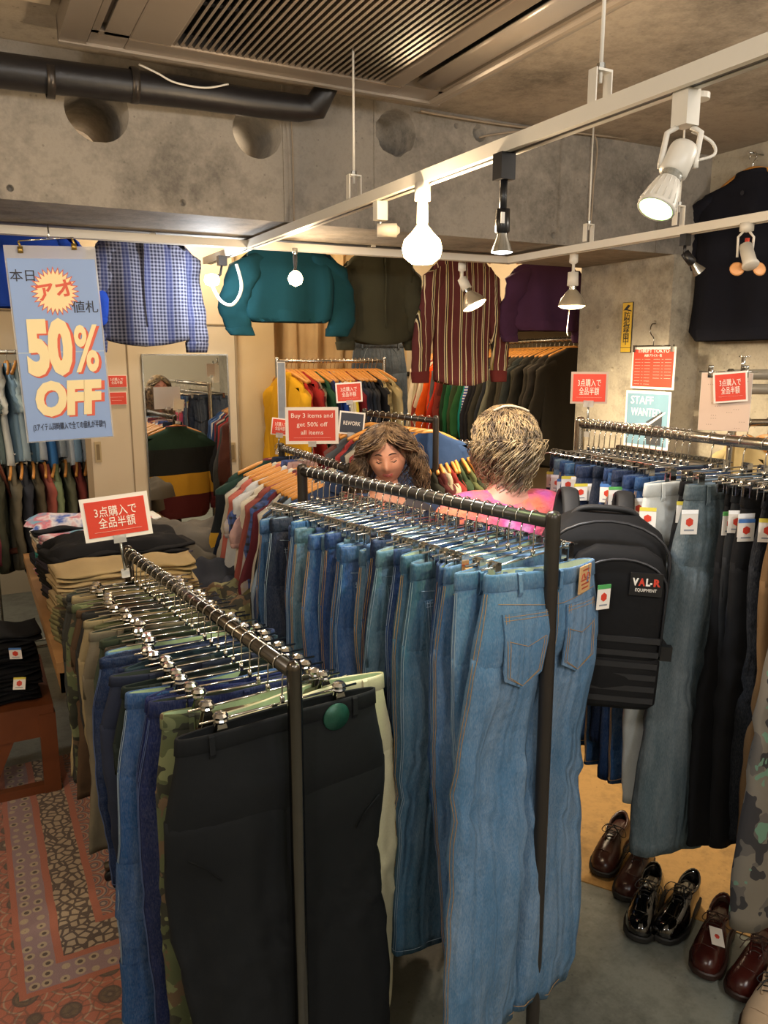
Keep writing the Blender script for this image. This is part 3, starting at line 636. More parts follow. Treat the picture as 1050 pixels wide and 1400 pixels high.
# ------------------------------------------------------------------ trousers
def sm(t): t = max(0, min(1, t)); return t * t * (3 - 2 * t)
def se(a, w_, t_, ex=.8, ey=.75):
    c, s = cos(a), sin(a); return w_ * math.copysign(abs(c) ** ex, c), t_ * math.copysign(abs(s) ** ey, s)
class Pants:
    def __init__(s, W, L, hem, seed, lean=0, thick=1, bk=.010, splay=.0, wrinkle=1, pocket=True):
        s.W, s.L, s.hem, s.lean, s.th, s.bk, s.splay, s.wr = W, L, hem, lean, thick, bk, splay, wrinkle
        r = random.Random(seed); s.ph = [r.uniform(0, 6.28) for _ in range(14)]; s.r = r; s.cr = min(.30, L * .4); s.m = {}
        s.build(pocket)
    def off(s, x, z):
        ph = s.ph
        b = s.bk * sin(2.4 * pi * x / s.W + ph[0]) * math.exp(z / .16)
        b += .006 * s.wr * sin(-z * 5 + ph[1]) + .004 * s.wr * sin(x * 14 + z * 9 + ph[2])
        return s.lean * max(0, -z) ** 1.2 + .006 * sin(-z * 4 + ph[3]) * min(1, -z * 3), b
    def up(s, a, z, g=0.0):
        w_ = s.W / 2 * (1 + .13 * sm(-z / .22)) + g; t_ = (.015 + .013 * sm(-z / .16) - .022 * sm((-z - .17) / .11)) * s.th + g
        x, y = se(a, w_, t_); dx, b = s.off(x, z); return (x + dx, y + b, z)
    def leg(s, sg, a, z, g=0.0):
        t = (-z - s.cr * .62) / max(.05, s.L - s.cr * .62); t = max(0, t); ph = s.ph; k = 4 if sg > 0 else 7
        hw = s.W * .30 + (s.hem / 2 - s.W * .30) * sm(t * 1.05) ** .8 + g
        cx = sg * (s.W * .265 + (s.hem * .46 + s.splay - s.W * .265) * t)
        t_ = (.0265 + .005 * sin(t * 7 + ph[k]) * sm(t * 4)) * s.th * (1 - .22 * t) * (.55 + .45 * sm((t + .02) * 9)) + g
        x, y = se(a, hw, t_, .85, .8)
        wv = sm(t * 3) * s.wr
        x += wv * (.006 * sin(t * 3.7 + ph[k]) + .0022 * sin(t * 13 + ph[k + 1]) + .0012 * sin(t * 37 + ph[k + 2] + 2 * a))
        kn = math.exp(-((t - .42) / .16) ** 2) + .6 * math.exp(-((t - 1) / .12) ** 2)
        y += wv * (.016 * sin(t * 4 + ph[k + 1]) + .008 * sin(x * 34 + ph[k + 2] + 2 * t) * (1 - .5 * t) + .005 * sin(x * 71 - 4 * t + ph[k + 3]) + kn * (.006 * sin(t * 44 + ph[k] + x * 42) + .003 * sin(t * 71 - x * 55)))
        dx, b = s.off(cx + x, z); return (cx + x + dx, y + b + sg * .008 * t, z)
    def surf(s, x, z, sg, g=.002):
        """point on the front (-1) or back (+1) face over x"""
        w_ = s.W / 2 * (1 + .13 * sm(-z / .22)); t_ = (.015 + .013 * sm(-z / .16)) * s.th
        c = min(.999, abs(x / w_)) ** (1 / .8); y = t_ * (1 - c * c) ** (.5 * .75)
        dx, b = s.off(x, z)
        if -z > s.cr * .7:   # legs take over
            t = (-z - s.cr * .7) / (s.L - s.cr * .7); y = max(y, .026 * s.th * .98)
        return Vector((x + dx, sg * (y + g) + b, z))
    def build(s, pocket):
        n = 26; A_ = [2 * pi * j / n for j in range(n)]
        mb = MB(); zs = [0, -.02, -.05, -.09, -.14, -.19, -.24, -s.cr]
        mb.rings([[s.up(a, z) for a in A_] for z in zs], True, False, True)
        nz = 26
        for sg in (-1, 1):
            zz = [-s.cr * .62 - (s.L - s.cr * .62) * k / nz for k in range(nz + 1)]
            R = [[s.leg(sg, a, z) for a in A_] for z in zz]
            R.append([s.leg(sg, a, zz[-1], -.003) for a in A_]); R.append([s.leg(sg, a, zz[-1] + .02, -.004) for a in A_])
            mb.rings(R, True, True, True)
        s.m['legs'] = mb.mesh('legs')
        # inner lining of the waist, open at top
        mb = MB(); zs = [.001, -.03, -.075]
        mb.rings([[s.up(a, z if i else .0015, -.003 - .0015 * i) for a in A_][::-1] for i, z in enumerate(zs)], True, False, True)
        s.m['lining'] = mb.mesh('lining')
        # waistband ring
        mb = MB(); bh = .036
        R = [[s.up(a, z if z < 0 else 0.0, g) for a in A_] for z, g in ((-bh, .0005), (-bh + .002, .0035), (-.003, .0035), (0, .0025))]
        for i, r_ in enumerate(R[-1]): R[-1][i] = (r_[0], r_[1], .003)
        top = [(x, y, .0035) for x, y, z in [s.up(a, 0, -.0025) for a in A_]]; R.append(top); R.append([s.up(a, -.01, -.0028) for a in A_])
        mb.rings(R); s.m['waistband'] = mb.mesh('waistband')
        # belt loops
        s.loops = []
        for i, (x, sg) in enumerate([(-.36, -1), (.36, -1), (-.30, 1), (0, 1), (.30, 1)]):
            x *= s.W; mb = MB(); P = []
            for z, g in ((.004, .004), (-.0, .009), (-.02, .0095), (-.04, .009), (-.05, .003)): P.append(s.surf(x, min(z, 0), sg, g) + Vector((0, 0, max(z, 0))))
            v = []
            for p in P: v += [p + Vector((-.006, 0, 0)), p + Vector((.006, 0, 0)), p + Vector((.006, -sg * .002, 0)), p + Vector((-.006, -sg * .002, 0))]
            mb.rings([v[i:i + 4] for i in range(0, 20, 4)], True, True, True); s.loops.append(mb.mesh('belt_loop', False))
        st = MB(); s.pk = []
        def line(pts, r=.0008): st.tube(pts, r, 3, False)
        if pocket:
            for px_ in (-.25, .25):
                cx = px_ * s.W * 1.02; hw = .072 * s.W / .4; z0, z1 = -.085, -.235
                mb = MB(); rows = []
                for z in [z0 - (z1 - z0) * -k / 6 for k in range(7)]:
                    k_ = (z0 - z) / (z0 - z1); e = 1 - .12 * k_; row = []
                    for q in range(7):
                        u = -1 + q / 3; zz = z - (.028 * (1 - abs(u)) * (1 if k_ > .9 else 0)); x = cx + hw * e * u
                        row.append(s.surf(x, zz, 1, .0045))
                    rows.append(row)
                mb.rings(rows, False)
                b_ = [(p.x, p.y - .004, p.z) for p in rows[0]]; mb.add([tuple(p) for p in rows[0]] + b_, [(i, i + 1, 8 + i, 7 + i) for i in range(6)])
                for e_ in (0, 6):
                    o1 = [r_[e_] for r_ in rows]; mb.add([tuple(p) for p in o1] + [(p.x, p.y - .004, p.z) for p in o1], [(i, i + 1, 8 + i, 7 + i) for i in range(6)])
                s.pk.append(mb.mesh('back_pocket'))
                for dd in (.9, .78):
                    line([s.surf(cx + hw * dd * u * (1 - .12 * k_), z0 - (z0 - z1) * k_, 1, .0052) for u, k_ in [(-1, 0), (-1, .5), (-1, .95)]] + [s.surf(cx, z1 - .022, 1, .0052)] + [s.surf(cx + hw * dd * (1 - .12 * k_), z0 - (z0 - z1) * k_, 1, .0052) for k_ in (.95, .5, 0)])
                line([s.surf(cx + hw * .95 * u, z0 - .006, 1, .0052) for u in (-1, 0, 1)]); line([s.surf(cx + hw * .95 * u, z0 - .014, 1, .0052) for u in (-1, 0, 1)])
                # stitched arc on pocket
                line([s.surf(cx + hw * .8 * u, z0 - .06 - .018 * (1 - abs(u)), 1, .0052) for u in (-1, -.5, 0, .5, 1)])
                # front pocket opening
                line([s.surf(px_ * s.W * 1.1 + math.copysign(.04, px_) * (u - .3), -.04 - .08 * u * u, -1, .001) for u in (0, .3, .6, .85, 1)], .0016)
            line([s.surf(0, -.04 - .03 * k, 1, .001) for k in range(6)]); 
        line([s.surf(-.0, -.04 - .02 * k, -1, .001) for k in range(10)]); line([s.surf(.022 - .02 * max(0, k - 6) / 3, -.04 - .014 * k, -1, .0012) for k in range(10)])
        line([s.surf(-s.W * .45 + s.W * .9 * k / 9, -.062 - .018 * (1 - abs(k / 4.5 - 1)), 1, .0012) for k in range(10)])
        for sg in (-1, 1):
            for da in (.0, .13):
                a = (0 if sg > 0 else pi) + da
                line([s.up(a, -.04 - .04 * k, .001) for k in range(5)] + [s.leg(sg, a, -s.cr * .75 - (s.L - .012 - s.cr * .75) * k / 16, .0012) for k in range(17)], .0009)
            line([s.leg(sg, a, -s.L + .014, .001) for a in A_ + [0]], .0008)
        s.m['stitching'] = st.mesh('stitching')
    def place(s, name, label, cat, group, loc, rot, m, lining=None, stitch=None, sz=1, loops=True, sx=1):
        t = thing(name, label, cat, loc, rot, group); t.scale = (sx, 1, sz)
        obj('legs', s.m['legs'], m, t); obj('waistband', s.m['waistband'], m, t)
        obj('lining', s.m['lining'], lining or m, t)
        if loops:
            for l_ in s.loops: obj('belt_loop', l_, m, t)
        for p in s.pk: obj('back_pocket', p, m, t)
        if stitch: obj('stitching', s.m['stitching'], stitch, t)
        return t
# ------------------------------------------------------------------ hangers and racks
def hook_pts(r=.020, drop=.075, s=1):
    P = [Vector((s * r * cos(a), 0, r * sin(a))) for a in [radians(x) for x in (200, 170, 140, 110, 80, 50, 20, -10, -40, -70)]]
    P = [Vector((p.x, 0, p.z)) for p in P]
    return P + [Vector((0.002 * s, 0, -r - .012)), Vector((0, 0, -drop))]
HM = {}
def clip_hanger_meshes():
    HM['hook'] = MB().tube(hook_pts(), .0019, 5, False).mesh('hook')
    HM['swivel'] = MB().lathe([(0, -.075), (.005, -.075), (.006, -.082), (.005, -.092), (0, -.092)], 8).mesh('swivel')
    HM['bar'] = MB().tube([(-.19, 0, -.092), (.19, 0, -.092)], .0026, 6).mesh('crossbar')
    c = MB().box((-.011, -.012, -.125), (.011, -.009, -.082)).box((-.011, .009, -.125), (.011, .012, -.082)).box((-.004, -.012, -.088), (.004, .012, -.080))
    c.tube([(-.009, 0, -.092), (.009, 0, -.092)], .006, 8)
    HM['clip'] = c.mesh('clip', False)
    k = MB().lathe([(0, .012), (.012, .010), (.017, .004), (.015, -.002), (.017, -.006), (.012, -.012), (.0, -.013)], 12, o=(0, 0, -.088))
    k.add([(-.008, -.008, -.098), (.008, -.008, -.098), (.019, -.012, -.140), (-.019, -.012, -.140), (-.008, -.005, -.098), (.008, -.005, -.098), (.019, -.009, -.140), (-.019, -.009, -.140)],
          [(0, 1, 2, 3), (7, 6, 5, 4), (0, 3, 7, 4), (1, 5, 6, 2), (3, 2, 6, 7)])
    k.add([(-.008, .008, -.098), (.008, .008, -.098), (.019, .012, -.140), (-.019, .012, -.140), (-.008, .005, -.098), (.008, .005, -.098), (.019, .009, -.140), (-.019, .009, -.140)],
          [(3, 2, 1, 0), (4, 5, 6, 7), (4, 7, 3, 0), (2, 6, 5, 1), (7, 6, 2, 3)])
    HM['knob'] = k.mesh('knob_clip', False)
clip_hanger_meshes()
KNOBM = M('chromed knob clip', '#c9c7c2', .14, 1, 0)
def clip_hanger(kind, loc, rz, label, group, m=CHROME, cs=.165, hookm=None):
    t = thing('clip_hanger', label, 'hanger', loc, (0, 0, rz), group)
    obj('hook', HM['hook'], hookm or m, t); obj('swivel', HM['swivel'], m, t); obj('crossbar', HM['bar'], m, t)
    for s in (-1, 1): obj('clip', HM['knob' if kind == 'knob' else 'clip'], m, t, (s * cs, 0, 0))
    return t
def wood_hanger_meshes():
    HM['wire'] = MB().tube(hook_pts(.020, .055), .0018, 5, False).mesh('hook')
    mb = MB(); R = []
    for k in range(-10, 11):
        u = k / 10; x = .205 * u; z = -.055 - .062 * abs(u) ** 1.5 - (.0 if abs(u) > .08 else 0); h = .017 * (1 - .45 * abs(u)); y = .025 * u * u
        R.append([(x, y - .007, z - h), (x, y + .007, z - h), (x, y + .007, z + h * .6), (x, y - .007, z + h * .6)])
    mb.rings(R, True, True, True); HM['wood'] = mb.mesh('shoulder_bar')
wood_hanger_meshes()
def wood_hanger(loc, rz, label, group, m=WOOD):
    t = thing('wooden_hanger', label, 'hanger', loc, (0, 0, rz), group)
    obj('hook', HM['wire'], CHROME, t); obj('shoulder_bar', HM['wood'], m, t); return t
def rack(label, A_, B_, m, r=.016, posts=(1, 1), base=True, ext=0, near_r=None, rubber=True):
    """rail from A_ to B_ (centre line); local origin under A_"""
    A_ = Vector(A_); B_ = Vector(B_); d = B_ - A_; L = sqrt(d.x ** 2 + d.y ** 2); rz = atan2(d.y, d.x)
    t = thing('garment_rack', label, 'clothes rack', (A_.x, A_.y, 0), (0, 0, rz)); H = A_.z
    obj('top_rail', MB().tube([(0, 0, H), (L, 0, B_.z)], r, 14), m, t)
    pr = near_r or r * 1.1
    for i, x in enumerate((-.012, L + .012)):
        if not posts[i]: continue
        z_ = H if i == 0 else B_.z
        obj('post', MB().lathe([(pr, .05), (pr, z_ + .008), (pr * .98, z_ + .016), (pr * .7, z_ + .024), (0, z_ + .027)], 16, o=(x, 0, 0)), m, t)
        if base:
            obj('foot_bar', MB().tube([(x, -.15, .065), (x, .15, .065)], r, 10), m, t)
            for s in (-1, 1):
                c = obj('caster', MB().lathe([(0, -.01), (.02, -.01), (.024, -.006), (.024, .006), (.02, .01), (0, .01)], 14, o=(x, s * .13, .024), q=Euler((0, pi / 2, 0)).to_matrix()), BLACKP, t)
        else: obj('foot_flange', MB().lathe([(.05, 0), (.05, .01), (pr, .05)], 16, o=(x, 0, 0)), m, t)
    if base: obj('lower_rail', MB().tube([(0, 0, .1), (L, 0, .1)], r * .8, 10), m, t)
    return t
def tag_on(parent, loc, col, rz=0, rx=0, w_=.040, h=.056):
    """swing ticket hung on trousers: card, coloured header, red mark, price line"""
    t = obj('swing_tag', MB().box((-w_ / 2, 0, -h), (w_ / 2, .001, 0)), WHITEPAPER, parent, loc, (rx, 0, rz), smooth=False)
    obj('tag_header', MB().box((-w_ / 2, -.0006, -h * .17), (w_ / 2, .0016, 0)), M('tag header ' + col, col, .5, 0, 0), t, smooth=False)
    hx = [(.25 * w_ * cos(pi / 6 + pi / 3 * k), -.0008, -h * .5 + .25 * w_ * sin(pi / 6 + pi / 3 * k)) for k in range(6)]
    obj('tag_mark', MB().add(hx + [(x, .0018, z) for x, _, z in hx], [(5, 4, 3, 2, 1, 0), (6, 7, 8, 9, 10, 11)]), RED, t, smooth=False)
    obj('tag_print', MB().box((-w_ * .3, -.0006, -h * .86), (w_ * .3, 0, -h * .8)), M('tag grey print', '#8a8f99', .6, 0, 0), t, smooth=False)
    return t
BLUES = {'#5f8db8': 'light blue', '#4f7fb0': 'sky blue', '#2f5c94': 'mid blue', '#24467c': 'deep blue', '#46718f': 'grey-blue', '#23365c': 'dark indigo', '#577f95': 'dusty blue', '#1f2c44': 'navy', '#3a6a9c': 'washed blue', '#6f8fa6': 'pale grey-blue'}
def cname(c): return BLUES.get(c, c)
LIN = fabric('#b7c3ae', 'pale lining')
LIND = fabric('#8fa3b5', 'denim lining')
# variants
PV = [Pants(.38, 1.0, .21, 11, .02, 1.2), Pants(.36, 1.02, .20, 12, -.01, 1.2, .014), Pants(.40, 1.0, .23, 13, .0, 1.35, .008), Pants(.37, .98, .19, 14, .03, 1.1, .012), Pants(.39, 1.03, .22, 15, -.02, 1.3, .01)]
# ---- tall denim rack (centre)
HR = 1.48
RA = Vector((1.17, 1.42, HR)); RB = Vector((.974, 2.447, HR))
rack('black tube rack of hanging blue jeans, its thick post in the middle foreground', RA, RB, BLACKMETAL, .0165, near_r=.0175, base=False)
rd = (RB - RA).normalized(); rl = (RB - RA).length; rrz = atan2(rd.y, rd.x) - pi / 2
seq = ['#5f8db8', '#5f8db8', '#4f7fb0', '#2f5c94', '#24467c', '#46718f', '#46718f', '#24467c', '#2f5c94', '#577f95', '#23365c', '#3a6a9c', '#46718f', '#2f5c94', '#3a6a9c', '#577f95', '#24467c', '#46718f', '#2f5c94', '#24467c', '#577f95', '#3a6a9c', '#24467c', '#1f2c44', '#577f95', '#6f8fa6', '#3a6a9c', '#46718f']
rnd = random.Random(5); n = len(seq)
hero = Pants(.415, 1.14, .25, 41, .03, 1.7, .010, .01, 1.3)
for i, c in enumerate(seq):
    d_ = .045 + (rl - .09) * (i / (n - 1)) ** .95
    p = RA + rd * d_; rz = rrz + rnd.uniform(-.05, .05) + (.02 if i else .05)
    dx = rnd.uniform(-.02, .012); P_ = hero if i == 0 else PV[rnd.randrange(5)]; fl = pi if i in (0, 2, 5, 9, 14) or rnd.random() < .45 else 0
    tilt = rnd.uniform(-.045, .045) if i else -.085
    o = P_.place('jeans', ('%s back-turned jeans, %s from near post of tall denim rack' if fl else '%s jeans, %s from near post of tall denim rack') % (cname(c), ORD[i]), 'jeans', 'jeans on the tall denim rack',
                 (p.x + (dx * 1.6 if i else .035), p.y, HR - .102 - (rnd.uniform(0, .035) if i else .022)), (rnd.uniform(-.02, .02), tilt, rz + fl), denim(c), LIND if i % 3 else LIN, STITCH if i % 2 == 0 else STITCHB, sz=rnd.uniform(1.0, 1.1) if i else 1, sx=rnd.uniform(.94, 1.04))
    clip_hanger('flat', p, rz + rnd.uniform(-.06, .06), 'chrome clip hanger, %s from near post of the tall denim rack' % ORD[i], 'clip hangers on the tall denim rack', cs=.145)
    if i < 3:   # leather waist patch with its red print, on the back waistband
        pm = M('tan leather patch', '#c8a170', .6, 0, .2, 40); q = P_.surf(-P_.W * .27, -.018, 1, .007); a_ = P_.surf(-P_.W * .27 - .035, -.018, 1, .006)
        pt = obj('waist_patch', MB().box((-.036, -.001, -.034), (.036, .001, .022)), pm, o, (q.x, q.y + .002, q.z - .006), (0, 0, atan2((q - a_).y, (q - a_).x)), smooth=False); pt.scale = (1.15, 1.6, 1.2)
        PR = M('patch red print', '#a8442c', .7, 0, 0)
        pr = MB()
        for k in range(3): pr.box((-.028 + .004 * k, .0008, -.006 - .0085 * k), (.028 - .004 * k, .0016, -.009 - .0085 * k))
        for s in (-1, 1): pr.tube([(s * .004, .0012, -.004), (s * .012, .0012, .006), (s * .022, .0012, .004), (s * .026, .0012, -.004)], .0014, 4)
        pr.box((-.02, .0008, .012), (.02, .0016, .015)); obj('patch_print', pr, PR, pt, smooth=False)
    if i == 0:
        q = P_.surf(-P_.W * .47, -.055, 1, .02); tag_on(o, (q.x - .0, q.y + .012, q.z - .0), '#4fa25a', pi - .15, w_=.047, h=.064)
# ---- low trouser rack (front left)
HL = 1.20
LA = Vector((.56, 1.50, HL)); LB = Vector((.44, 2.72, HL))
rack('low black and chrome trouser rack in the left foreground', LA, LB, DARKCHROME, .0165, near_r=.0165)
ld = (LB - LA).normalized(); ll = (LB - LA).length; lrz = atan2(ld.y, ld.x) - pi / 2
CAM1 = camo('green camouflage', ['#4c5336', '#6d7350', '#2c2d22', '#5b4a36'])
STITCHN = M('navy stitching', '#4a5a80', .8, 0, 0)
left = [('black', fabric('#16181a'), None, .95, .0), ('cream', fabric('#c9c3a2'), None, 1.0, .085), ('camouflage', CAM1, None, .95, -.01), ('dark navy denim', denim('#1d2a5a', .2), STITCHN, .98, -.015), ('indigo denim', denim('#1b2b6a', .2), STITCHN, .97, -.02), ('mid blue carpenter denim', denim('#2f5c94', .5), STITCHB, .98, -.03),
        ('black green', fabric('#1b2320'), None, .72, -.03), ('dark navy', fabric('#232838'), None, .62, -.045), ('dark blue green', fabric('#22323a'), None, .62, -.03), ('navy', fabric('#1e2742'), None, .62, -.03), ('deep blue denim', denim('#1f3560', .4), STITCHN, .66, -.035),
        ('light blue denim', denim('#4f7fb0'), STITCHB, .7, -.02), ('brown grey', fabric('#3c342d'), None, .60, -.05), ('dark olive', fabric('#2f3629'), None, .62, -.055), ('grey green', fabric('#3a4238'), None, .6, -.05), ('taupe', fabric('#6b6353'), None, .66, -.055),
        ('olive drab', fabric('#4d4d34'), None, .62, -.05), ('khaki', fabric('#8a7c5e'), None, .6, -.04), ('charcoal', fabric('#2b2b2b'), None, .6, -.04), ('brown', fabric('#4c3a2a'), None, .6, -.03), ('green camouflage', CAM1, None, .6, -.03), ('faded black', fabric('#33332f'), None, .6, -.03), ('sand', fabric('#9a8a68'), None, .6, -.02), ('dark grey', fabric('#3a3c3c'), None, .6, -.02)]
BIG = Pants(.48, 1.06, .27, 31, .01, 1.5, .006, .0, 1.5); CRM = Pants(.44, 1.0, .24, 32, .03, 1.4, .01)
GREENLIN = fabric('#a9bb95', 'pale green lining')
for i, (nm, m, st, sz, dx) in enumerate(left):
    f = i / (len(left) - 1); d_ = .05 + (ll - .1) * f ** .98 + (.022 if i else 0); dx = dx if i < 8 else dx * .55
    p = LA + ld * d_; rz = lrz + rnd.uniform(-.10, .08) + (-.05 if i else .02)
    P_ = BIG if i == 0 else CRM if i == 1 else PV[rnd.randrange(5)]
    o = P_.place('trousers', '%s trousers, %s from the near post of the low trouser rack' % (nm, ORD[i]), 'trousers', 'trousers on the low rack',
                 (p.x + dx, p.y, HL - .108 - rnd.uniform(0, .02)), (0, rnd.uniform(-.03, .03) if i else 0, rz + (0 if i < 3 else rnd.choice([0, pi]))), m, GREENLIN if i in (1, 2, 5, 11) else (fabric('#3a4038') if i % 2 else None), st, sz=sz, sx=1 if i < 2 else rnd.uniform(1.08, 1.2) if i < 12 else rnd.uniform(.98, 1.08))
    clip_hanger('knob', p, rz, 'knob-clip chrome hanger, %s from near post of the low trouser rack' % ORD[i], 'knob clip hangers on the low rack', KNOBM, cs=(.148 if i < 10 else .125) + rnd.uniform(-.012, .012))
    if i == 0:
        q = P_.surf(.125, -.035, -1, .004)
        obj('round_patch', MB().lathe([(0, -.001), (.033, -.001), (.034, .0), (.033, .003), (0, .004)], 24, o=q, q=Euler((pi / 2, 0, 0)).to_matrix()), M('dark green glitter disc', '#1d4a3c', .4, .3, .6, 260), o)
        cp = MB()
        for s in (-1, 1):
            cp.tube([P_.surf(s * .17, -.34 + .03 * 0, -1, .004), P_.surf(s * .20, -.30, -1, .004), P_.surf(s * .235, -.27, -1, .0)], .0022, 5)
        obj('pocket_welt', cp, fabric('#0d0f10', 'black welt'), o)
    if i == 5:
        for z_ in (-.42, -.70):
            obj('knee_panel', MB().rings([[P_.leg(-1, a, z_ + dz, .004) for a in [2 * pi * j / 26 for j in range(26)]] for dz in (0, -.08, -.16)]), m, o)
# ---- right denim rack
HW_ = 1.615
WA = Vector((1.99, 2.25, HW_)); WB = Vector((1.93, .75, HW_))
rack('steel tube rack of tagged denim along the right side', WA, WB, M('brushed steel tube', '#b6afa2', .25, 1, .05), .0165, base=False)
wd_ = (WB - WA).normalized(); wl = (WB - WA).length; wrz = atan2(wd_.y, wd_.x) + pi / 2
wcols = [('#1f2c44', .9), ('#23365c', .88), ('#6f8fa6', .9), ('#2f5c94', .9), ('#24467c', .92), ('#3a6a9c', .9), ('#1f2c44', .9), ('#24467c', .92), ('#23365c', .9), ('#2f5c94', .93), ('#1f2c44', .95), ('#3a6a9c', .93), ('#24467c', .95), ('#2f5c94', .97), ('#23365c', .9), ('#1f2c44', .9), ('#24467c', 1.0), ('#2f5c94', .98),
         ('white', 1.02), ('black', 1.0), ('grey', 1.12), ('black', 1.05), ('charcoal', 1.0), ('ink', 1.02), ('black', .98), ('inkstud', 1.0), ('black', 1.04), ('brown', 1.08), ('dark', 1.0), ('camo', 1.12), ('camo2', 1.12), ('black', 1.0)]
WM = {'white': (fabric('#c9ccc9'), 'off-white'), 'black': (fabric('#141416'), 'black'), 'grey': (denim('#5e7078', .8), 'faded grey wide-leg'), 'charcoal': (fabric('#232528'), 'charcoal'), 'ink': (denim('#161d2c', .15), 'ink blue'), 'inkstud': (denim('#1b2029', .2), 'blackish studded'),
      'brown': (fabric('#6b5236'), 'brown'), 'dark': (fabric('#1f1c1c'), 'brownish black'), 'camo': (camo('grey camouflage', ['#6a6358', '#55504a', '#2c2a2b', '#5d7c68']), 'grey and green camouflage'), 'camo2': (camo('leaf camouflage', ['#8a8a5e', '#5f6a3c', '#3a3626', '#b0a878']), 'pale leaf camouflage')}
WIDE = Pants(.38, 1.0, .27, 51, -.035, 1.7, .008, .0, 1.0, True)
tagc = ['#4a78b8', '#d8c84a', '#5aa85a', '#ffffff']; TR = random.Random(3)
for i, (c, sz) in enumerate(wcols):
    d_ = .04 + .47 * i / 17 if i < 18 else (.60 if i == 18 else .66 if i == 19 else .715 if i == 20 else .79 + (i - 21) * .033); p = WA + wd_ * d_; rz = wrz + rnd.uniform(-.05, .07) - .06
    m, nm = (denim(c), cname(c)) if c.startswith('#') else WM[c]
    P_ = WIDE if c in ('grey', 'camo') else PV[rnd.randrange(5)]
    dx = {'grey': -.01, 'white': -.065, 'camo': .0, 'camo2': .03, 'brown': .01}.get(c, rnd.uniform(-.03, .02) if i < 19 else rnd.uniform(.02, .045))
    o = P_.place('jeans' if 'denim' in m.name else 'trousers', '%s %s, %s from far end of the right-hand steel rack' % (nm, 'jeans' if 'denim' in m.name else 'trousers', ORD[i]), 'jeans' if 'denim' in m.name else 'trousers', 'garments on the right-hand steel rack',
                 (p.x + dx, p.y, HW_ - .108 - rnd.uniform(0, .015)), (0, 0, rz), m, LIND, STITCH if c.startswith('#') and i % 2 else None, sz=sz)
    clip_hanger('flat', p, rz, 'chrome clip hanger, %s from far end of the right-hand steel rack' % ORD[i], 'clip hangers on the right-hand rack', KNOBM, cs=.15)
    if i % 3 != 1 or i > 16:
        tc = tagc[TR.randrange(4)] if i not in (20, 22) else '#ffffff'
        q = P_.surf(-P_.W * .485, -.035, -1, .012); tag_on(o, (q.x - .012, q.y - .006, q.z - TR.uniform(0, .03)), tc, TR.uniform(-.75, -.2), w_=.046, h=.062)
    if c == 'inkstud':
        for k in range(9):
            q = P_.surf(-.16 + .012 * k, -.10 - .018 * k, -1, .003); obj('stud', MB().lathe([(.004, 0), (.003, .003), (0, .004)], 8, o=q, q=Euler((pi / 2, 0, 0)).to_matrix()), STEEL, o)
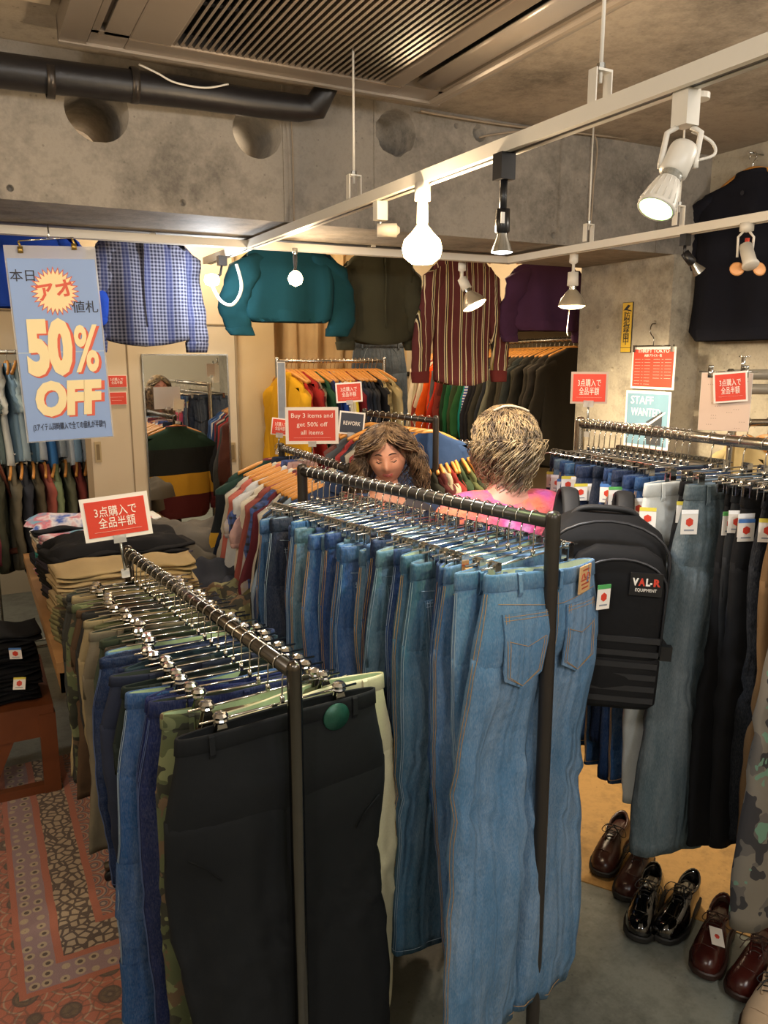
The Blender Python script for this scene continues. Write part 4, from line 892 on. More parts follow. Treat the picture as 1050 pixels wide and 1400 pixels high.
# ------------------------------------------------------------------ shirts, sweaters, jackets
class Shirt:
    def __init__(s, W=.50, L=.70, sl=.56, seed=1, puff=1.0, kind='shirt', spread=.10, wr=1.0, bat=False):
        s.W, s.L, s.sl, s.kind, s.wr = W, L, sl, kind, wr; r = random.Random(seed); ph = s.ph = [r.uniform(0, 6.3) for _ in range(10)]
        n = 28; A_ = [2 * pi * j / n for j in range(n)]; s.m = {}
        prof = [(0.0, .065, .030), (-.012, .085, .030), (-.035, .14, .030), (-.06, W * .42, .028), (-.085, W * .48, .03), (-.13, W * .49, .036)]
        for k in range(1, 15):
            t = k / 14; prof.append((-.13 - (L - .13) * t, W * (.49 + .02 * sin(t * 3 + ph[0])) * (1 - (.12 if kind == 'sweat' and t > .93 else 0)), .036 + .012 * t))
        def P(a, z, w_, t_):
            x, y = se(a, w_, t_ * puff, .8, .8); f = sm(-z / .25) * wr
            y += f * (.012 * sin(x * 26 + ph[1] + z * 2) + .006 * sin(x * 55 + ph[2] - z * 5)) + .006 * f * sin(z * 12 + ph[3])
            x += f * .0025 * sin(z * 11 + ph[4])
            zz = z
            if kind == 'shirt' and z < -L * .93: zz = z - .04 * cos(x / W * 3.1) 
            return (x, y, zz)
        s.P = P; R = [[P(a, *q) for a in A_] for q in prof]
        R.append([(x, y * .86, z) for x, y, z in R[-1]]); R.append([(x, y * .8, z + .03) for x, y, z in R[-1]])
        mb = MB().rings(R, True, False, True); mb.rings([[P(a, .001, .064, .028) for a in A_][::-1], [P(a, -.05, .05, .02) for a in A_][::-1]], True, False, True)
        s.m['body'] = mb.mesh('body'); s.sleeves = []; s.cuffs = []
        for sg in (-1, 1):
            def SP(t, a, g=0):
                x0 = sg * (W * .44 + spread * sm(t * 1.3) + (.05 * sin(t * pi) if bat else 0)); z = -.09 - sl * t * (.97)
                w_ = (.085 - .035 * t) * (1.25 if bat else 1) + g; t_ = (.03 - .005 * t) * puff + g; x, y = se(a, w_, t_)
                return (x0 + x + .0022 * sin(t * 15 + ph[5]) * wr, y + .010 * wr * sin(t * 7 + ph[6] + sg) + .006 * wr * sin(t * 26 + x * 40), z + .05 * (1 - t) * (-abs(x / w_) if x * sg > 0 else 0.3))
            B_ = [2 * pi * j / 16 for j in range(16)]; ns_ = 13
            R = [[SP(k / ns_, a) for a in B_] for k in range(ns_ + 1)]; R.append([SP(1, a, -.006) for a in B_]); R.append([SP(.95, a, -.01) for a in B_])
            s.sleeves.append(MB().rings(R, True, True, True).mesh('sleeve'))
            s.cuffs.append(MB().rings([[SP(t, a, g) for a in B_] for t, g in ((.9, .001), (.905, .004), (.995, .003), (1.005, .001), (1.005, -.006), (.96, -.008))]).mesh('cuff'))
        if kind == 'shirt':
            mb = MB(); C = []
            for z, w_, t_ in ((-.012, .078, .036), (.028, .070, .033), (.030, .066, .030), (-.0, .066, .028)): C.append([P(a, z, w_, t_) for a in A_])
            mb.rings(C); s.m['collar'] = mb.mesh('collar')
            mb = MB(); 
            for sg in (-1, 1): mb.add([(0, -.040, .01), (sg * .06, -.042, .028), (sg * .065, -.046, -.025), (sg * .012, -.05, -.045), (0, -.036, .008), (sg * .06, -.038, .026), (sg * .065, -.042, -.027), (sg * .012, -.046, -.047)], [(0, 1, 2, 3), (7, 6, 5, 4), (0, 3, 7, 4), (1, 5, 6, 2), (3, 2, 6, 7)])
            s.m['collar_points'] = mb.mesh('collar_points', False)
            mb = MB(); mb.tube([Vector(P(-pi / 2, z, W * .49, .04)) + Vector((0, -.0035, 0)) for z in [-.05 - (L - .1) * k / 12 for k in range(13)]], .016, 4, True, .2); s.m['placket'] = mb.mesh('placket')
        else:
            s.m['collar'] = MB().rings([[P(a, z, w_, t_) for a in A_] for z, w_, t_ in ((-.014, .088, .034), (.004, .080, .034), (.008, .072, .032), (-.004, .066, .028))]).mesh('neck_rib')
            s.m['hem_band'] = MB().rings([[(x * g, y * (g + .04), z + dz) for x, y, z in [P(a, *prof[-1]) for a in A_]] for g, dz in ((1.0, .055), (1.02, .05), (1.0, .002), (.97, -.004), (.94, .01))]).mesh('hem_band')
    def place(s, name, label, cat, group, loc, rz, m, rib=None, parts=True, rx=0, scale=(1, 1, 1)):
        t = thing(name, label, cat, loc, (rx, 0, rz), group); t.scale = scale
        obj('body', s.m['body'], m, t)
        for q in s.sleeves: obj('sleeve', q, m, t)
        if parts:
            obj('collar', s.m['collar'], rib or m, t)
            if 'placket' in s.m: obj('collar_points', s.m['collar_points'], rib or m, t); obj('placket', s.m['placket'], m, t)
            if 'hem_band' in s.m: obj('hem_band', s.m['hem_band'], rib or m, t)
            for q in s.cuffs: obj('cuff', q, rib or m, t)
        return t
SV = [Shirt(.50, .72, .56, 1, 1), Shirt(.48, .70, .54, 2, 1.1, spread=.07), Shirt(.52, .68, .56, 3, 1.3, 'sweat', .08), Shirt(.50, .66, .55, 4, 1.2, 'sweat', .06), Shirt(.46, .66, .24, 5, .9)]
def plaid(name, base, line_, line2, sc_=55, axes='xz', thick=.35):
    if name in _M: return _M[name]
    a = NT(name); sp = a.new('ShaderNodeSeparateXYZ'); a.l(a.obj(), sp.inputs[0])
    gx = a.math('LESS_THAN', a.math('FRACT', a.math('MULTIPLY', sp.outputs[0], sc_)), thick); gz = a.math('LESS_THAN', a.math('FRACT', a.math('MULTIPLY', sp.outputs[2], sc_)), thick)
    c = a.mix(a.math('MULTIPLY', a.math('ADD', gx, gz), .5), lin(base), lin(line_))
    c = a.mix(a.math('LESS_THAN', a.math('FRACT', a.math('MULTIPLY', sp.outputs[0], sc_ / 6)), .3), c, a.mix(.5, c, lin(line2)))
    a.l(c, a.b.inputs['Base Color']); a.b.inputs['Roughness'].default_value = .9; _M[name] = a.m; return a.m
def stripes(name, seq_, per, axis=0):
    """colour stripes along one object axis; seq_ = [(end fraction, colour)]"""
    if name in _M: return _M[name]
    a = NT(name); sp = a.new('ShaderNodeSeparateXYZ'); a.l(a.obj(), sp.inputs[0])
    f = a.math('FRACT', a.math('DIVIDE', sp.outputs[axis], per)); r = a.n.new('ShaderNodeValToRGB'); r.color_ramp.interpolation = 'CONSTANT'; a.l(f, r.inputs[0])
    e = r.color_ramp.elements
    while len(e) < len(seq_): e.new(.5)
    p_ = 0
    for el, (end, c) in zip(e, seq_): el.position = p_; el.color = (*lin(c), 1); p_ = end
    a.l(r.outputs[0], a.b.inputs['Base Color']); a.b.inputs['Roughness'].default_value = .9; a.bump(a.noise(9, 3), .2, .02); _M[name] = a.m; return a.m
def FVB(): return MB().rings([[((.09 - .03 * t) * math.copysign(abs(cos(a)) ** .6, cos(a)) + .008 * sin(a * 5 + t * 9), .07 * math.copysign(abs(sin(a)) ** .6, sin(a)) + .006 * cos(a * 7 + t * 5), .14 * t) for a in [2 * pi * j / 20 for j in range(20)]] for t in [k / 6 for k in range(7)]], True, True, True)
# ---- clothes displayed on a wire behind the beam
DY = 3.93
def display(px, py, label, S, m, rib=None, cat='shirt', name='shirt', sc_=1, Y=DY, rz=0, sx=1, hang=True):
    p = at(px, py, Y=Y); d = (p - EYE).dot(_V)
    o = S.place(name, label, cat, None, p, rz, m, rib, scale=(sc_ * sx, sc_, sc_))
    if hang: wood_hanger(p + Vector((0, 0, .055)), rz, 'wooden hanger inside the %s' % label.split(',')[0][:60], None)
    return o
q0 = at(-60, 306, Y=DY); q1 = at(800, 306, Y=DY); zr = CEIL
WZ = 2.52
rod = thing('display_rod', 'steel rod behind the beam carrying the hung display clothes', 'rod', (0, DY, WZ))
obj('rail', MB().tube([(q0.x - .3, 0, 0), (q1.x + .1, 0, 0)], .008, 10), STEEL, rod)
for x in (.3, 1.2, 2.1, 3.0): obj('drop_rod', MB().tube([(x, 0, 0), (x, 0, CEIL - WZ)], .004, 6), STEEL, rod)
def disp(px, width_px, bot_py, label, kind, m, rib=None, name='shirt', cat='shirt', sl=.5, spread=.1, seed=1, wr=1.6, bat=False, W=None, dy=0, rz=0):
    p = at(px, bot_py, Y=DY + dy); d = (p - EYE).dot(_V); top = WZ - .075
    L = top - p.z; S = Shirt(W or (width_px / FPX * d * .72), L, min(sl, L * .98), seed, 1.2, kind, spread, wr, bat)
    o = S.place(name, label, cat, None, (p.x, DY + dy, top), rz, m, rib)
    wood_hanger((p.x, DY + dy, WZ - .0), rz, 'wooden hanger holding the ' + ' '.join(label.split()[:5]), None); return o, S
disp(36, 150, 420, 'royal blue sweatshirt hung behind the sale poster', 'sweat', fabric('#1c3f9e'), name='sweatshirt', cat='sweatshirt', W=.50, spread=.07, sl=.44, seed=21)
disp(200, 165, 462, 'navy and white checked shirt hung beside the sale poster', 'shirt', plaid('navy check', '#74778a', '#151930', '#1f2c60', 62, thick=.55), W=.42, spread=.05, sl=.56, seed=22)
disp(397, 175, 440, 'teal sweatshirt with balloon sleeves hung behind the small warm bulb', 'sweat', fabric('#0c3840'), name='sweatshirt', cat='sweatshirt', W=.46, spread=.05, sl=.42, seed=23, bat=True)
disp(520, 110, 462, 'dark olive shirt hung between teal sweatshirt and striped shirt', 'shirt', fabric('#3b3a2c'), W=.42, spread=.03, sl=.48, seed=24, dy=.12)
st_, S_ = disp(630, 110, 518, 'burgundy long shirt with cream and black vertical stripes', 'shirt', stripes('burgundy stripe', [(.42, '#54201f'), (.47, '#d9c9a4'), (.56, '#1f1814'), (.60, '#d9c9a4'), (.64, '#8a7a3a'), (.67, '#1f1814'), (.92, '#54201f'), (.96, '#d9c9a4'), (1, '#54201f')], .085), fabric('#5c2422'), W=.40, spread=.10, sl=.66, seed=25, dy=.06, wr=.8)
disp(745, 110, 452, 'plum purple sweatshirt hung beside the column', 'sweat', fabric('#43263f'), name='sweatshirt', cat='sweatshirt', W=.50, spread=.05, sl=.44, seed=26)
# folded goods on a ledge above the back rail
# ---- dark tee on the right wall
p = at(1030, 236, X=WX - .06); z0 = at(1000, 465, X=WX - .06).z
TS = Shirt(.62, p.z - z0, .34, 33, 1.1, 'sweat', .06, 1.2); tsh = TS.place('tee', 'long dark navy tee on a wooden hanger high on the right wall', 'tee', None, (WX - .07, p.y, p.z), -pi / 2, fabric('#15161f'))
text('•', .09, BLACKINK, tsh, (.0, -.055, -.10)); obj('neck_label', MB().box((-.02, .0, -.012), (.02, .004, .0)), M('teal label', '#3f8f8a', .6, 0, 0), tsh, smooth=False)
wood_hanger((WX - .07, p.y, p.z + .07), -pi / 2, 'wooden hanger holding the dark navy tee on the right wall', None)
obj('nail', MB().tube([(WX - .1, p.y, p.z + .085), (WX, p.y, p.z + .085)], .003, 6), STEEL)['label'] = 'nail holding the wooden hanger on the right wall'
bpy.data.objects['nail']['category'] = 'nail'
# ---- racks of shirts in the middle and back
def shirt_rack(A_, B_, cols, rlabel, glabel, hm=WOOD, m=BLACKMETAL, r=.0135, seed=1, posts=(1, 1), far=False, base=True, sc_=1, where='', skip=(), name='shirt', S=None):
    rack(rlabel, A_, B_, m, r, posts=posts, base=base); A_ = Vector(A_); B_ = Vector(B_); d = (B_ - A_); L = d.length; d /= L
    rz0 = atan2(d.y, d.x) - pi / 2; rn = random.Random(seed); n = len(cols)
    for i, (c, nm) in enumerate(cols):
        p = A_ + d * (.05 + (L - .1) * i / max(1, n - 1)); rz = rz0 + rn.uniform(-.09, .09)
        mm = c if not isinstance(c, str) else fabric(c)
        Sx = S or SV[rn.randrange(5 if not far else 4)]
        Sx.place(name, '%s, %s from the near end of the %s' % (nm, ORD[i], where), name, glabel, (p.x, p.y, A_.z - .062 + (B_.z - A_.z) * i / n), rz, mm, parts=not far, scale=(sc_, .55 if L / n < .035 else .75, sc_ * rn.uniform(.92, 1.05)))
        wood_hanger(p, rz, 'wooden hanger, %s from near end of the %s' % (ORD[i], where), 'wooden hangers on the ' + where, hm)
FLN = plaid('red flannel', '#7a1f22', '#20242e', '#c9b9a0', 30); FLB = plaid('blue flannel', '#3c4f86', '#20242e', '#c9b9a0', 30)
RUG = stripes('rugby bands', [(.14, '#5c1a22'), (.36, '#5c1a22'), (.56, '#c99a2c'), (.80, '#10161c'), (1, '#17352c')], .8, 2)
mid = [('#2c3a57', 'navy shirt'), ('#7d8ea0', 'pale blue shirt'), ('#26282c', 'black jacket'), ('#3d5d8a', 'denim shirt'), ('#b8b3a8', 'light grey shirt'), ('#5b2630', 'wine shirt'), (FLB, 'blue checked shirt'), ('#8a4a44', 'dusty red shirt'), (FLN, 'red flannel shirt'), ('#cfc8b8', 'cream shirt'), ('#a88a88', 'pink grey shirt'), ('#c6c9cc', 'white shirt'), (FLB, 'blue plaid shirt'), ('#b5665a', 'salmon shirt'), ('#b7b2a2', 'beige shirt'), ('#1d2436', 'dark navy shirt')]
B0 = at(474, 641, h=1.42); B1 = at(386, 613, h=1.42)
shirt_rack((B0.x, B0.y, 1.42), (B1.x, B1.y, 1.42), mid, 'black rack of shirts behind the tall denim rack', 'shirts on the middle rack', seed=4, where='middle shirt rack', r=.0145)
# rugby shirt at the far end facing the mirror
SV[2].place('rugby_shirt', 'green, black, yellow and wine banded rugby shirt at the far end of the middle rack', 'shirt', None, (B1.x, B1.y + .05, 1.36), pi * .93, RUG, scale=(1.0, .7, 1))
wood_hanger((B1.x, B1.y + .05, 1.42), pi * .93, 'wooden hanger with the banded rugby shirt', None)
# rack in front of the curtain
E0 = at(381, 494, Y=4.62); E1 = at(523, 494, Y=4.62); EH = E0.z
e_c = [('#d0a11e', 'mustard yellow sweatshirt'), ('#c9981c', 'yellow sweatshirt'), ('#b03026', 'bright red sweatshirt'), ('#8f2420', 'red sweatshirt'), ('#5a1d20', 'maroon sweatshirt'), ('#7d7560', 'grey beige sweatshirt'), ('#21442f', 'green sweatshirt'), ('#1b2136', 'navy sweatshirt'), ('#1a2a6a', 'royal blue sweatshirt'), ('#24418e', 'blue sweatshirt'), ('#d8d0bd', 'white sweatshirt'), ('#d6cdb0', 'cream sweatshirt'), ('#d8c23c', 'lemon sweatshirt'),
       ('#6e1b24', 'wine sweatshirt'), ('#1d2233', 'ink sweatshirt'), ('#1c1f2a', 'blackish sweatshirt'), ('#1f2530', 'dark blue sweatshirt'), ('#2a2b30', 'charcoal sweatshirt'), ('#1a1a1e', 'black sweatshirt'), (camo('desert', ['#a8986a', '#8a7a50', '#6a5c3c', '#c6b98c']), 'desert camouflage jacket'), (camo('desert', []) if 'desert' in _M else None, 'desert pattern jacket'), ('#a3946c', 'sand jacket')]
shirt_rack((E0.x, 4.62, EH), (E1.x, 4.62, EH), e_c, 'chrome rack of bright sweatshirts before the curtain', 'sweatshirts on the rack before the curtain', m=CHROME, r=.011, seed=9, where='chrome rack before the curtain', far=True, name='sweatshirt', S=SV[3])
p = at(379, 545, Y=4.5); bn = thing('banner_card', 'narrow grey blue hanging banner at the left end of the chrome rack', 'sign', (p.x, 4.42, p.z - .13), (0, 0, -.4))
obj('card', MB().box((-.02, 0, 0), (.02, .004, .34)), M('grey blue card', '#8d98a8', .5, 0, .3, 20), bn, smooth=False); obj('card_edge', MB().box((-.024, .001, -.004), (.024, .003, .344)), WHITEPAPER, bn, smooth=False)
SV[3].place('sweatshirt', 'mustard yellow sweatshirt turned outward at the left end of the chrome rack', 'sweatshirt', None, (E0.x + .0, 4.50, EH - .07), -1.42, fabric('#c9981c'), scale=(.85, .8, 1.05))
wood_hanger((E0.x, 4.50, EH), -1.42, 'wooden hanger with the mustard yellow sweatshirt', None)
# hung jeans against the curtain
p = at(518, 468, Y=4.86); PV[0].place('jeans', 'grey blue jeans hung flat against the curtain, below the olive shirt', 'jeans', None, (p.x, 4.86, p.z), (0, 0, 0), denim('#5a6b7c'), stitch=STITCHB)
clip_hanger('flat', (p.x, 4.86, p.z + .105), 0, 'clip hanger holding the grey blue jeans by the curtain', None)
# small black racks behind the women
F0 = at(594, 575, h=1.555); F1 = at(500, 565, h=1.555)
f_c = [('#2f466e', 'indigo shirt'), ('#3a5a8c', 'blue shirt'), ('#c9c0ae', 'ivory shirt'), ('#2f466e', 'denim blue shirt'), ('#7c2a2a', 'brick shirt'), ('#a09a8a', 'grey shirt'), ('#2c3038', 'dark shirt'), ('#8a3030', 'red shirt'), ('#484c50', 'slate shirt'), ('#5d3a36', 'brown shirt')]
shirt_rack((F0.x, F0.y, 1.555), (F1.x, F1.y, 1.555), f_c, 'black rack with a flat-topped post behind the woman facing us', 'shirts on the rack behind the woman', seed=12, where='rack behind the woman facing us', far=True)
G0 = at(690, 604, h=1.42); G1 = at(560, 609, h=1.42)
g_c = [('#3d3d3a', 'charcoal shirt'), ('#8f8f8c', 'grey patterned shirt'), ('#b5b5b0', 'pale check shirt'), ('#6e7a76', 'grey green shirt'), ('#9aa39a', 'sage shirt'), ('#4c5033', 'olive jacket'), ('#3a4030', 'dark olive jacket'), ('#545836', 'moss jacket'), ('#2c3a24', 'forest jacket'), ('#333b2a', 'army green jacket'), ('#7a2420', 'red and black shirt'), ('#a89a84', 'tan shirt'), ('#4d2020', 'oxblood shirt'), ('#26261f', 'black shirt')]
shirt_rack((G0.x, G0.y, 1.42), (G1.x, G1.y, 1.42), g_c, 'black rack of olive jackets between the two women', 'jackets on the rack between the women', seed=13, where='rack between the two women', r=.012)
# wall rail of jackets behind the column
H0 = Vector((3.78, 4.35, at(797, 463, X=3.78).z)); H1 = Vector((3.78, 6.2, at(600, 473, X=3.78).z))
h_c = [('#2c2820', 'dark brown jacket'), ('#34302a', 'brown wax jacket'), ('#2a2a22', 'black olive jacket'), ('#332f27', 'umber jacket'), ('#26241e', 'charcoal brown jacket'), ('#3a382e', 'grey olive jacket'), ('#2f3432', 'slate jacket'), ('#37332a', 'peat brown jacket'), ('#403c30', 'khaki grey jacket'), ('#222019', 'soot black jacket'), ('#4a4a3e', 'stone jacket'), ('#6a6a5a', 'pale grey jacket'), ('#26292e', 'blue black jacket'), ('#39372e', 'moss brown jacket'), ('#1e1e22', 'black jacket'), ('#24242a', 'ink jacket'),
       (stripes('blue print', [(.5, '#d0d4e0'), (1, '#3548a0')], .02, 2), 'blue and white patterned shirt'), ('#1f8f8a', 'turquoise jersey'), ('#2c5c34', 'green jersey'), ('#3a4a30', 'olive jersey'), ('#28508a', 'blue jersey'), ('#1f5c38', 'emerald jersey'), ('#24402c', 'bottle green jersey'), ('#5a2420', 'brick red jersey'), ('#7a3028', 'rust jersey'), ('#b83020', 'scarlet jersey'), ('#606468', 'grey jersey'), ('#d0401c', 'orange red jersey'), ('#dc5a1a', 'orange jersey'),
       ('#cfc7b4', 'cream striped shirt'), (stripes('cream stripe', [(.7, '#d6cdb8'), (1, '#8c3a30')], .05, 1), 'cream shirt with red stripe'), ('#bdb39c', 'ecru shirt'), ('#d9d1bd', 'ivory shirt'), ('#aca28c', 'grey beige shirt'), ('#c8beab', 'chalk shirt')]
shirt_rack(H0, H1, h_c, 'steel wall rail of dark jackets and bright jerseys behind the column', 'jackets and jerseys on the back wall rail', m=STEEL, r=.014, seed=15, where='rail behind the column', far=True, posts=(0, 0), base=False, sc_=1.12, name='jacket')
for y in (4.4, 5.3, 6.1): obj('rail_bracket', MB().tube([(3.78, y, H0.z), (4.25, y, H0.z)], .01, 8), STEEL)
for i, o in enumerate([o for o in bpy.data.objects if o.name.startswith('rail_bracket')]): tag(o, ['nearest', 'middle', 'farthest'][i] + ' steel bracket of the back wall rail behind the column', 'bracket', 'brackets of the back wall rail')
sh_ = tag(obj('wall_shelf', MB().box((3.62, 4.3, H0.z + .09), (4.25, 6.2, H0.z + .11)), M('dark shelf', '#2a2622', .6, 0, .1), smooth=False), 'dark shelf above the back wall rail', 'shelf')
p = at(668, 458, X=3.8); bg = thing('storage_bag', 'crumpled white bag on the dark shelf behind the column', 'bag', (3.8, p.y, H0.z + .11)); obj('bag', FVB().mesh('bag'), WHITEPAPER, bg); obj('handle', MB().tube(smoothpts([(-.04, 0, .12), (-.03, 0, .17), (.03, 0, .17), (.04, 0, .12)]), .006, 6), WHITEPAPER, bg)
p = at(722, 458, X=3.8); tag(obj('storage_box', MB().box((3.65, p.y - .2, H0.z + .11), (4.0, p.y + .2, H0.z + .24)), M('grey box card', '#7c7468', .6, 0, .1), smooth=False), 'low grey box on the dark shelf below the purple sweatshirt', 'box')
# second rack at right edge, horizontal steel tubes
K0 = at(1006, 578, z=3.0); K1 = K0 + Vector((.62, -.25, 0)); K1.z = K0.z
k_c = [('#b9a678', 'straw shirt'), ('#2c2a3c', 'plum blouse'), ('#3a2a3c', 'violet blouse'), ('#1d1d22', 'black blouse'), ('#2c3450', 'ink blue blouse'), ('#c8c2b0', 'cream blouse'), ('#5a4a3a', 'brown blouse'), ('#20242c', 'dark blouse')]
shirt_rack(K0, K1, k_c, 'short steel rack at the right edge behind the denim', 'blouses on the steel rack at the right edge', m=M('brushed steel tube', '#b6afa2'), seed=18, where='short rack at the right edge', far=True, r=.014, sc_=.8)
for py, lab in ((512, 'upper horizontal grey tube at the right wall'), (532, 'lower thick grey tube at the right wall')):
    a_ = at(1000, py, z=3.3); t = thing('wall_tube', lab, 'tube', a_); obj('tube', MB().tube([(0, 0, 0), (.5, -.28, 0)], .022, 14), M('grey tube paint', '#8c877c', .4, .2, .05), t)
    obj('end_cap', MB().lathe([(0, -.004), (.024, -.004), (.024, .01), (.022, .012)], 14, q=Vector((-.5, .28, 0)).to_track_quat('Z', 'Y').to_matrix()), STEEL, t)
# ---- opening at left: two rails of shirts, leaning board, folded things
U0 = at(128, 482, Y=5.15); U1 = at(-30, 486, Y=5.45)
u_c = [('#6a7580', 'grey blue shirt'), ('#d9dde0', 'white patterned shirt'), ('#8fb2cf', 'sky blue shirt'), ('#c8d2da', 'pale blue shirt'), ('#9aa8b2', 'grey shirt'), ('#3f78b8', 'bright blue shirt'), ('#b9c4cc', 'silver shirt'), ('#5c7f9c', 'blue floral shirt'), ('#a8c0cc', 'ice blue shirt'), ('#7a98b0', 'steel blue shirt'), ('#cfd6d4', 'off-white shirt'), ('#5d6f70', 'teal grey leaf shirt')]
shirt_rack((U0.x, 5.25, U0.z), (U1.x, 5.25, U0.z), u_c, 'upper rail of pale shirts inside the opening', 'pale shirts on the upper rail in the opening', m=STEEL, r=.012, seed=20, where='upper rail in the opening', far=True, posts=(1, 1), sc_=.88, S=SV[4])
V0 = at(128, 615, Y=5.15)
v_c = [('#4d4438', 'brown patterned shirt'), ('#7a3a34', 'rust shirt'), ('#5a5c4a', 'olive leaf shirt'), ('#6c7a5c', 'green floral shirt'), ('#8a4a40', 'terracotta shirt'), ('#4a4436', 'dark brown shirt'), ('#2d3038', 'black floral shirt'), ('#5f5a4c', 'taupe shirt'), ('#3a3c30', 'dark green shirt'), ('#6d2f3a', 'maroon shirt'), ('#6a624e', 'khaki patterned shirt'), ('#8c8a62', 'pale olive shirt'), ('#b7b48c', 'pale yellow leaf shirt'), ('#4c3a36', 'cocoa shirt'), ('#7e3540', 'raspberry shirt')]
shirt_rack((V0.x, 5.12, V0.z), (V0.x - .95, 5.12, V0.z), v_c, 'lower rail of patterned shirts inside the opening', 'patterned shirts on the lower rail in the opening', m=STEEL, r=.012, seed=21, where='lower rail in the opening', far=True, posts=(1, 1), sc_=.9)
p0_ = at(0, 640, Y=4.98); p1_ = at(42, 742, Y=4.9); t = thing('leaning_board', 'reddish wooden board leaning in the opening', 'board', p1_)
dd = Vector(p0_) - Vector(p1_); obj('board', MB().tube([dd * -.6, dd * 1.2], .03, 4, True, .35), M('red brown wood', '#6b3d2e', .5, 0, .2, 6), t, smooth=False)
obj('cross_rung', MB().tube([dd * -.1 + Vector((-.15, .02, 0)), dd * -.1 + Vector((.35, .02, .03))], .018, 10), M('red brown wood', '#6b3d2e'), t)
# ------------------------------------------------------------------ folded clothes
def folded(w_, d_, h, seed, layers=2):
    r = random.Random(seed); mb = MB(); ph = [r.uniform(0, 6) for _ in range(8)]
    lh = h / layers
    for l_ in range(layers):
        R = []; z0 = l_ * lh
        for k in range(11):
            u = -1 + k / 5; ring = []
            for j in range(14):
                a = 2 * pi * j / 14; x = d_ / 2 * math.copysign(abs(cos(a)) ** .35, cos(a)); z = lh * .52 * math.copysign(abs(sin(a)) ** .7, sin(a))
                e = 1 - .12 * max(0, abs(u) - .7) / .3
                zz = z0 + lh / 2 + z * e + .006 * sin(u * 5 + ph[0] + l_) * (1 if z > 0 else .3) + .004 * sin(x * 30 + ph[1] + u * 3)
                ring.append((u * w_ / 2 + .006 * sin(x * 25 + ph[2]), x * e + .012 * sin(u * 4 + ph[3] + l_ * 2), zz))
            R.append(ring)
        mb.rings(R, True, True, True)
    return mb.mesh('folded_layers')
FV = [folded(.30, .26, .036, k, 2) for k in range(4)] + [folded(.34, .28, .05, 9, 3)]
def stack(name, x, y, z, items, group, where, rz=0, w_=1, cat='clothes', hk=1):
    zz = z; rn = random.Random(int(x * 1000 + y * 77)); n = len(items)
    for i, (m, nm) in enumerate(items):
        fv = rn.randrange(4); o = obj(name, FV[fv], m, None, (x + rn.uniform(-.015, .015), y + rn.uniform(-.015, .015), zz), (rn.uniform(-.02, .02), rn.uniform(-.03, .03), rz + rn.uniform(-.12, .12)))
        o.scale = (w_, w_, hk); place_ = 'on top' if i == n - 1 else 'at the bottom' if i == 0 else '%s from the bottom' % ORD[i]
        tag(o, 'folded %s %s of %s' % (nm, place_, where), cat, group); zz += .0375 * hk
    return zz
TH = .78
tb = thing('display_table', 'long pale wooden table under the piles of folded clothes', 'table', (.65, 3.8, 0))
for a_, b_, nm in [((-.45, -.88, TH - .04), (.48, .95, TH), 'table_top')]: obj(nm, MB().box(a_, b_), TABLEWOOD, tb, smooth=False)
obj('apron', MB().box((-.44, -.87, TH - .12), (-.42, .94, TH - .04)), TABLEWOOD, tb, smooth=False); obj('apron', MB().box((-.44, -.87, TH - .12), (.47, -.85, TH - .04)), TABLEWOOD, tb, smooth=False)
for x in (-.30, .44):
    for y in (-.62, .91): obj('leg', MB().box((x - .025, y - .025, 0), (x + .025, y + .025, TH - .04)), TABLEWOOD, tb, smooth=False)
K = fabric
CAM2 = camo('woodland', ['#5c5a3c', '#7d7a55', '#2c2a20', '#5e4a34'])
def many(ms, n, nms): return [(ms[i % len(ms)], nms[i % len(nms)]) for i in range(n)]
stack('folded_trousers', .37, 3.12, TH, many([CAM2], 5, ['camouflage trousers']), 'folded camouflage trousers', 'camouflage pile at the table corner', .3, .85)
stack('folded_trousers', .40, 3.43, TH, many([K('#b39b74'), K('#a58f69'), K('#bca680'), K('#9c8a68')], 6, ['beige chinos', 'khaki chinos', 'sand chinos', 'stone chinos']), 'folded beige trousers', 'beige pile on the table', .1)
stack('folded_trousers', .68, 3.40, TH, many([K('#b9a177'), K('#a8926a')], 6, ['sand chinos', 'tan chinos']), 'folded tan trousers', 'tan pile beside the camouflage trousers', -.1, .9)
stack('folded_sweatshirt', .40, 3.74, TH, many([K('#1a1a1c'), K('#3b3540'), K('#17171a')], 6, ['black sweatshirt', 'grey purple sweatshirt', 'charcoal black sweatshirt']), 'folded black sweatshirts', 'black pile on the table', .15, 1.1)
stack('folded_sweatshirt', .72, 3.72, TH, many([K('#17171a'), K('#4b4550'), K('#19191c')], 6, ['black sweatshirt', 'dull purple sweatshirt', 'jet black sweatshirt']), 'folded black sweatshirts behind the sign', 'black pile behind the sale sign', 0, 1.0)
TIE = NT('tie dye'); TIE.l(TIE.ramp(TIE.noise(9, 3), [(.35, lin('#3a5aa8')), (.45, lin('#d8d4d8')), (.55, lin('#c86a7a')), (.65, lin('#6aa0b8'))]), TIE.b.inputs['Base Color']); TIE = TIE.m
stack('folded_tee', .42, 4.05, TH, many([K('#23262e'), TIE, K('#3c4660'), TIE], 6, ['navy tee', 'tie-dyed tee', 'slate tee', 'tie-dyed printed tee']), 'folded printed tees', 'printed tee pile on the table', .2, 1.05)
stack('folded_tee', .74, 4.05, TH, many([K('#d0d0cc'), TIE, K('#8a94a0')], 6, ['white tee', 'tie-dyed tee', 'grey tee']), 'folded white and grey tees', 'pale tee pile', -.1, 1.0)
stack('folded_tee', .40, 4.36, TH, many([K('#d6cebf'), K('#1b1c20'), K('#3f8f86'), K('#b99a78')], 6, ['cream tee', 'black tee', 'sea green tee', 'tan tee']), 'folded tees at the far end', 'pile at far table end', 0, 1.05)
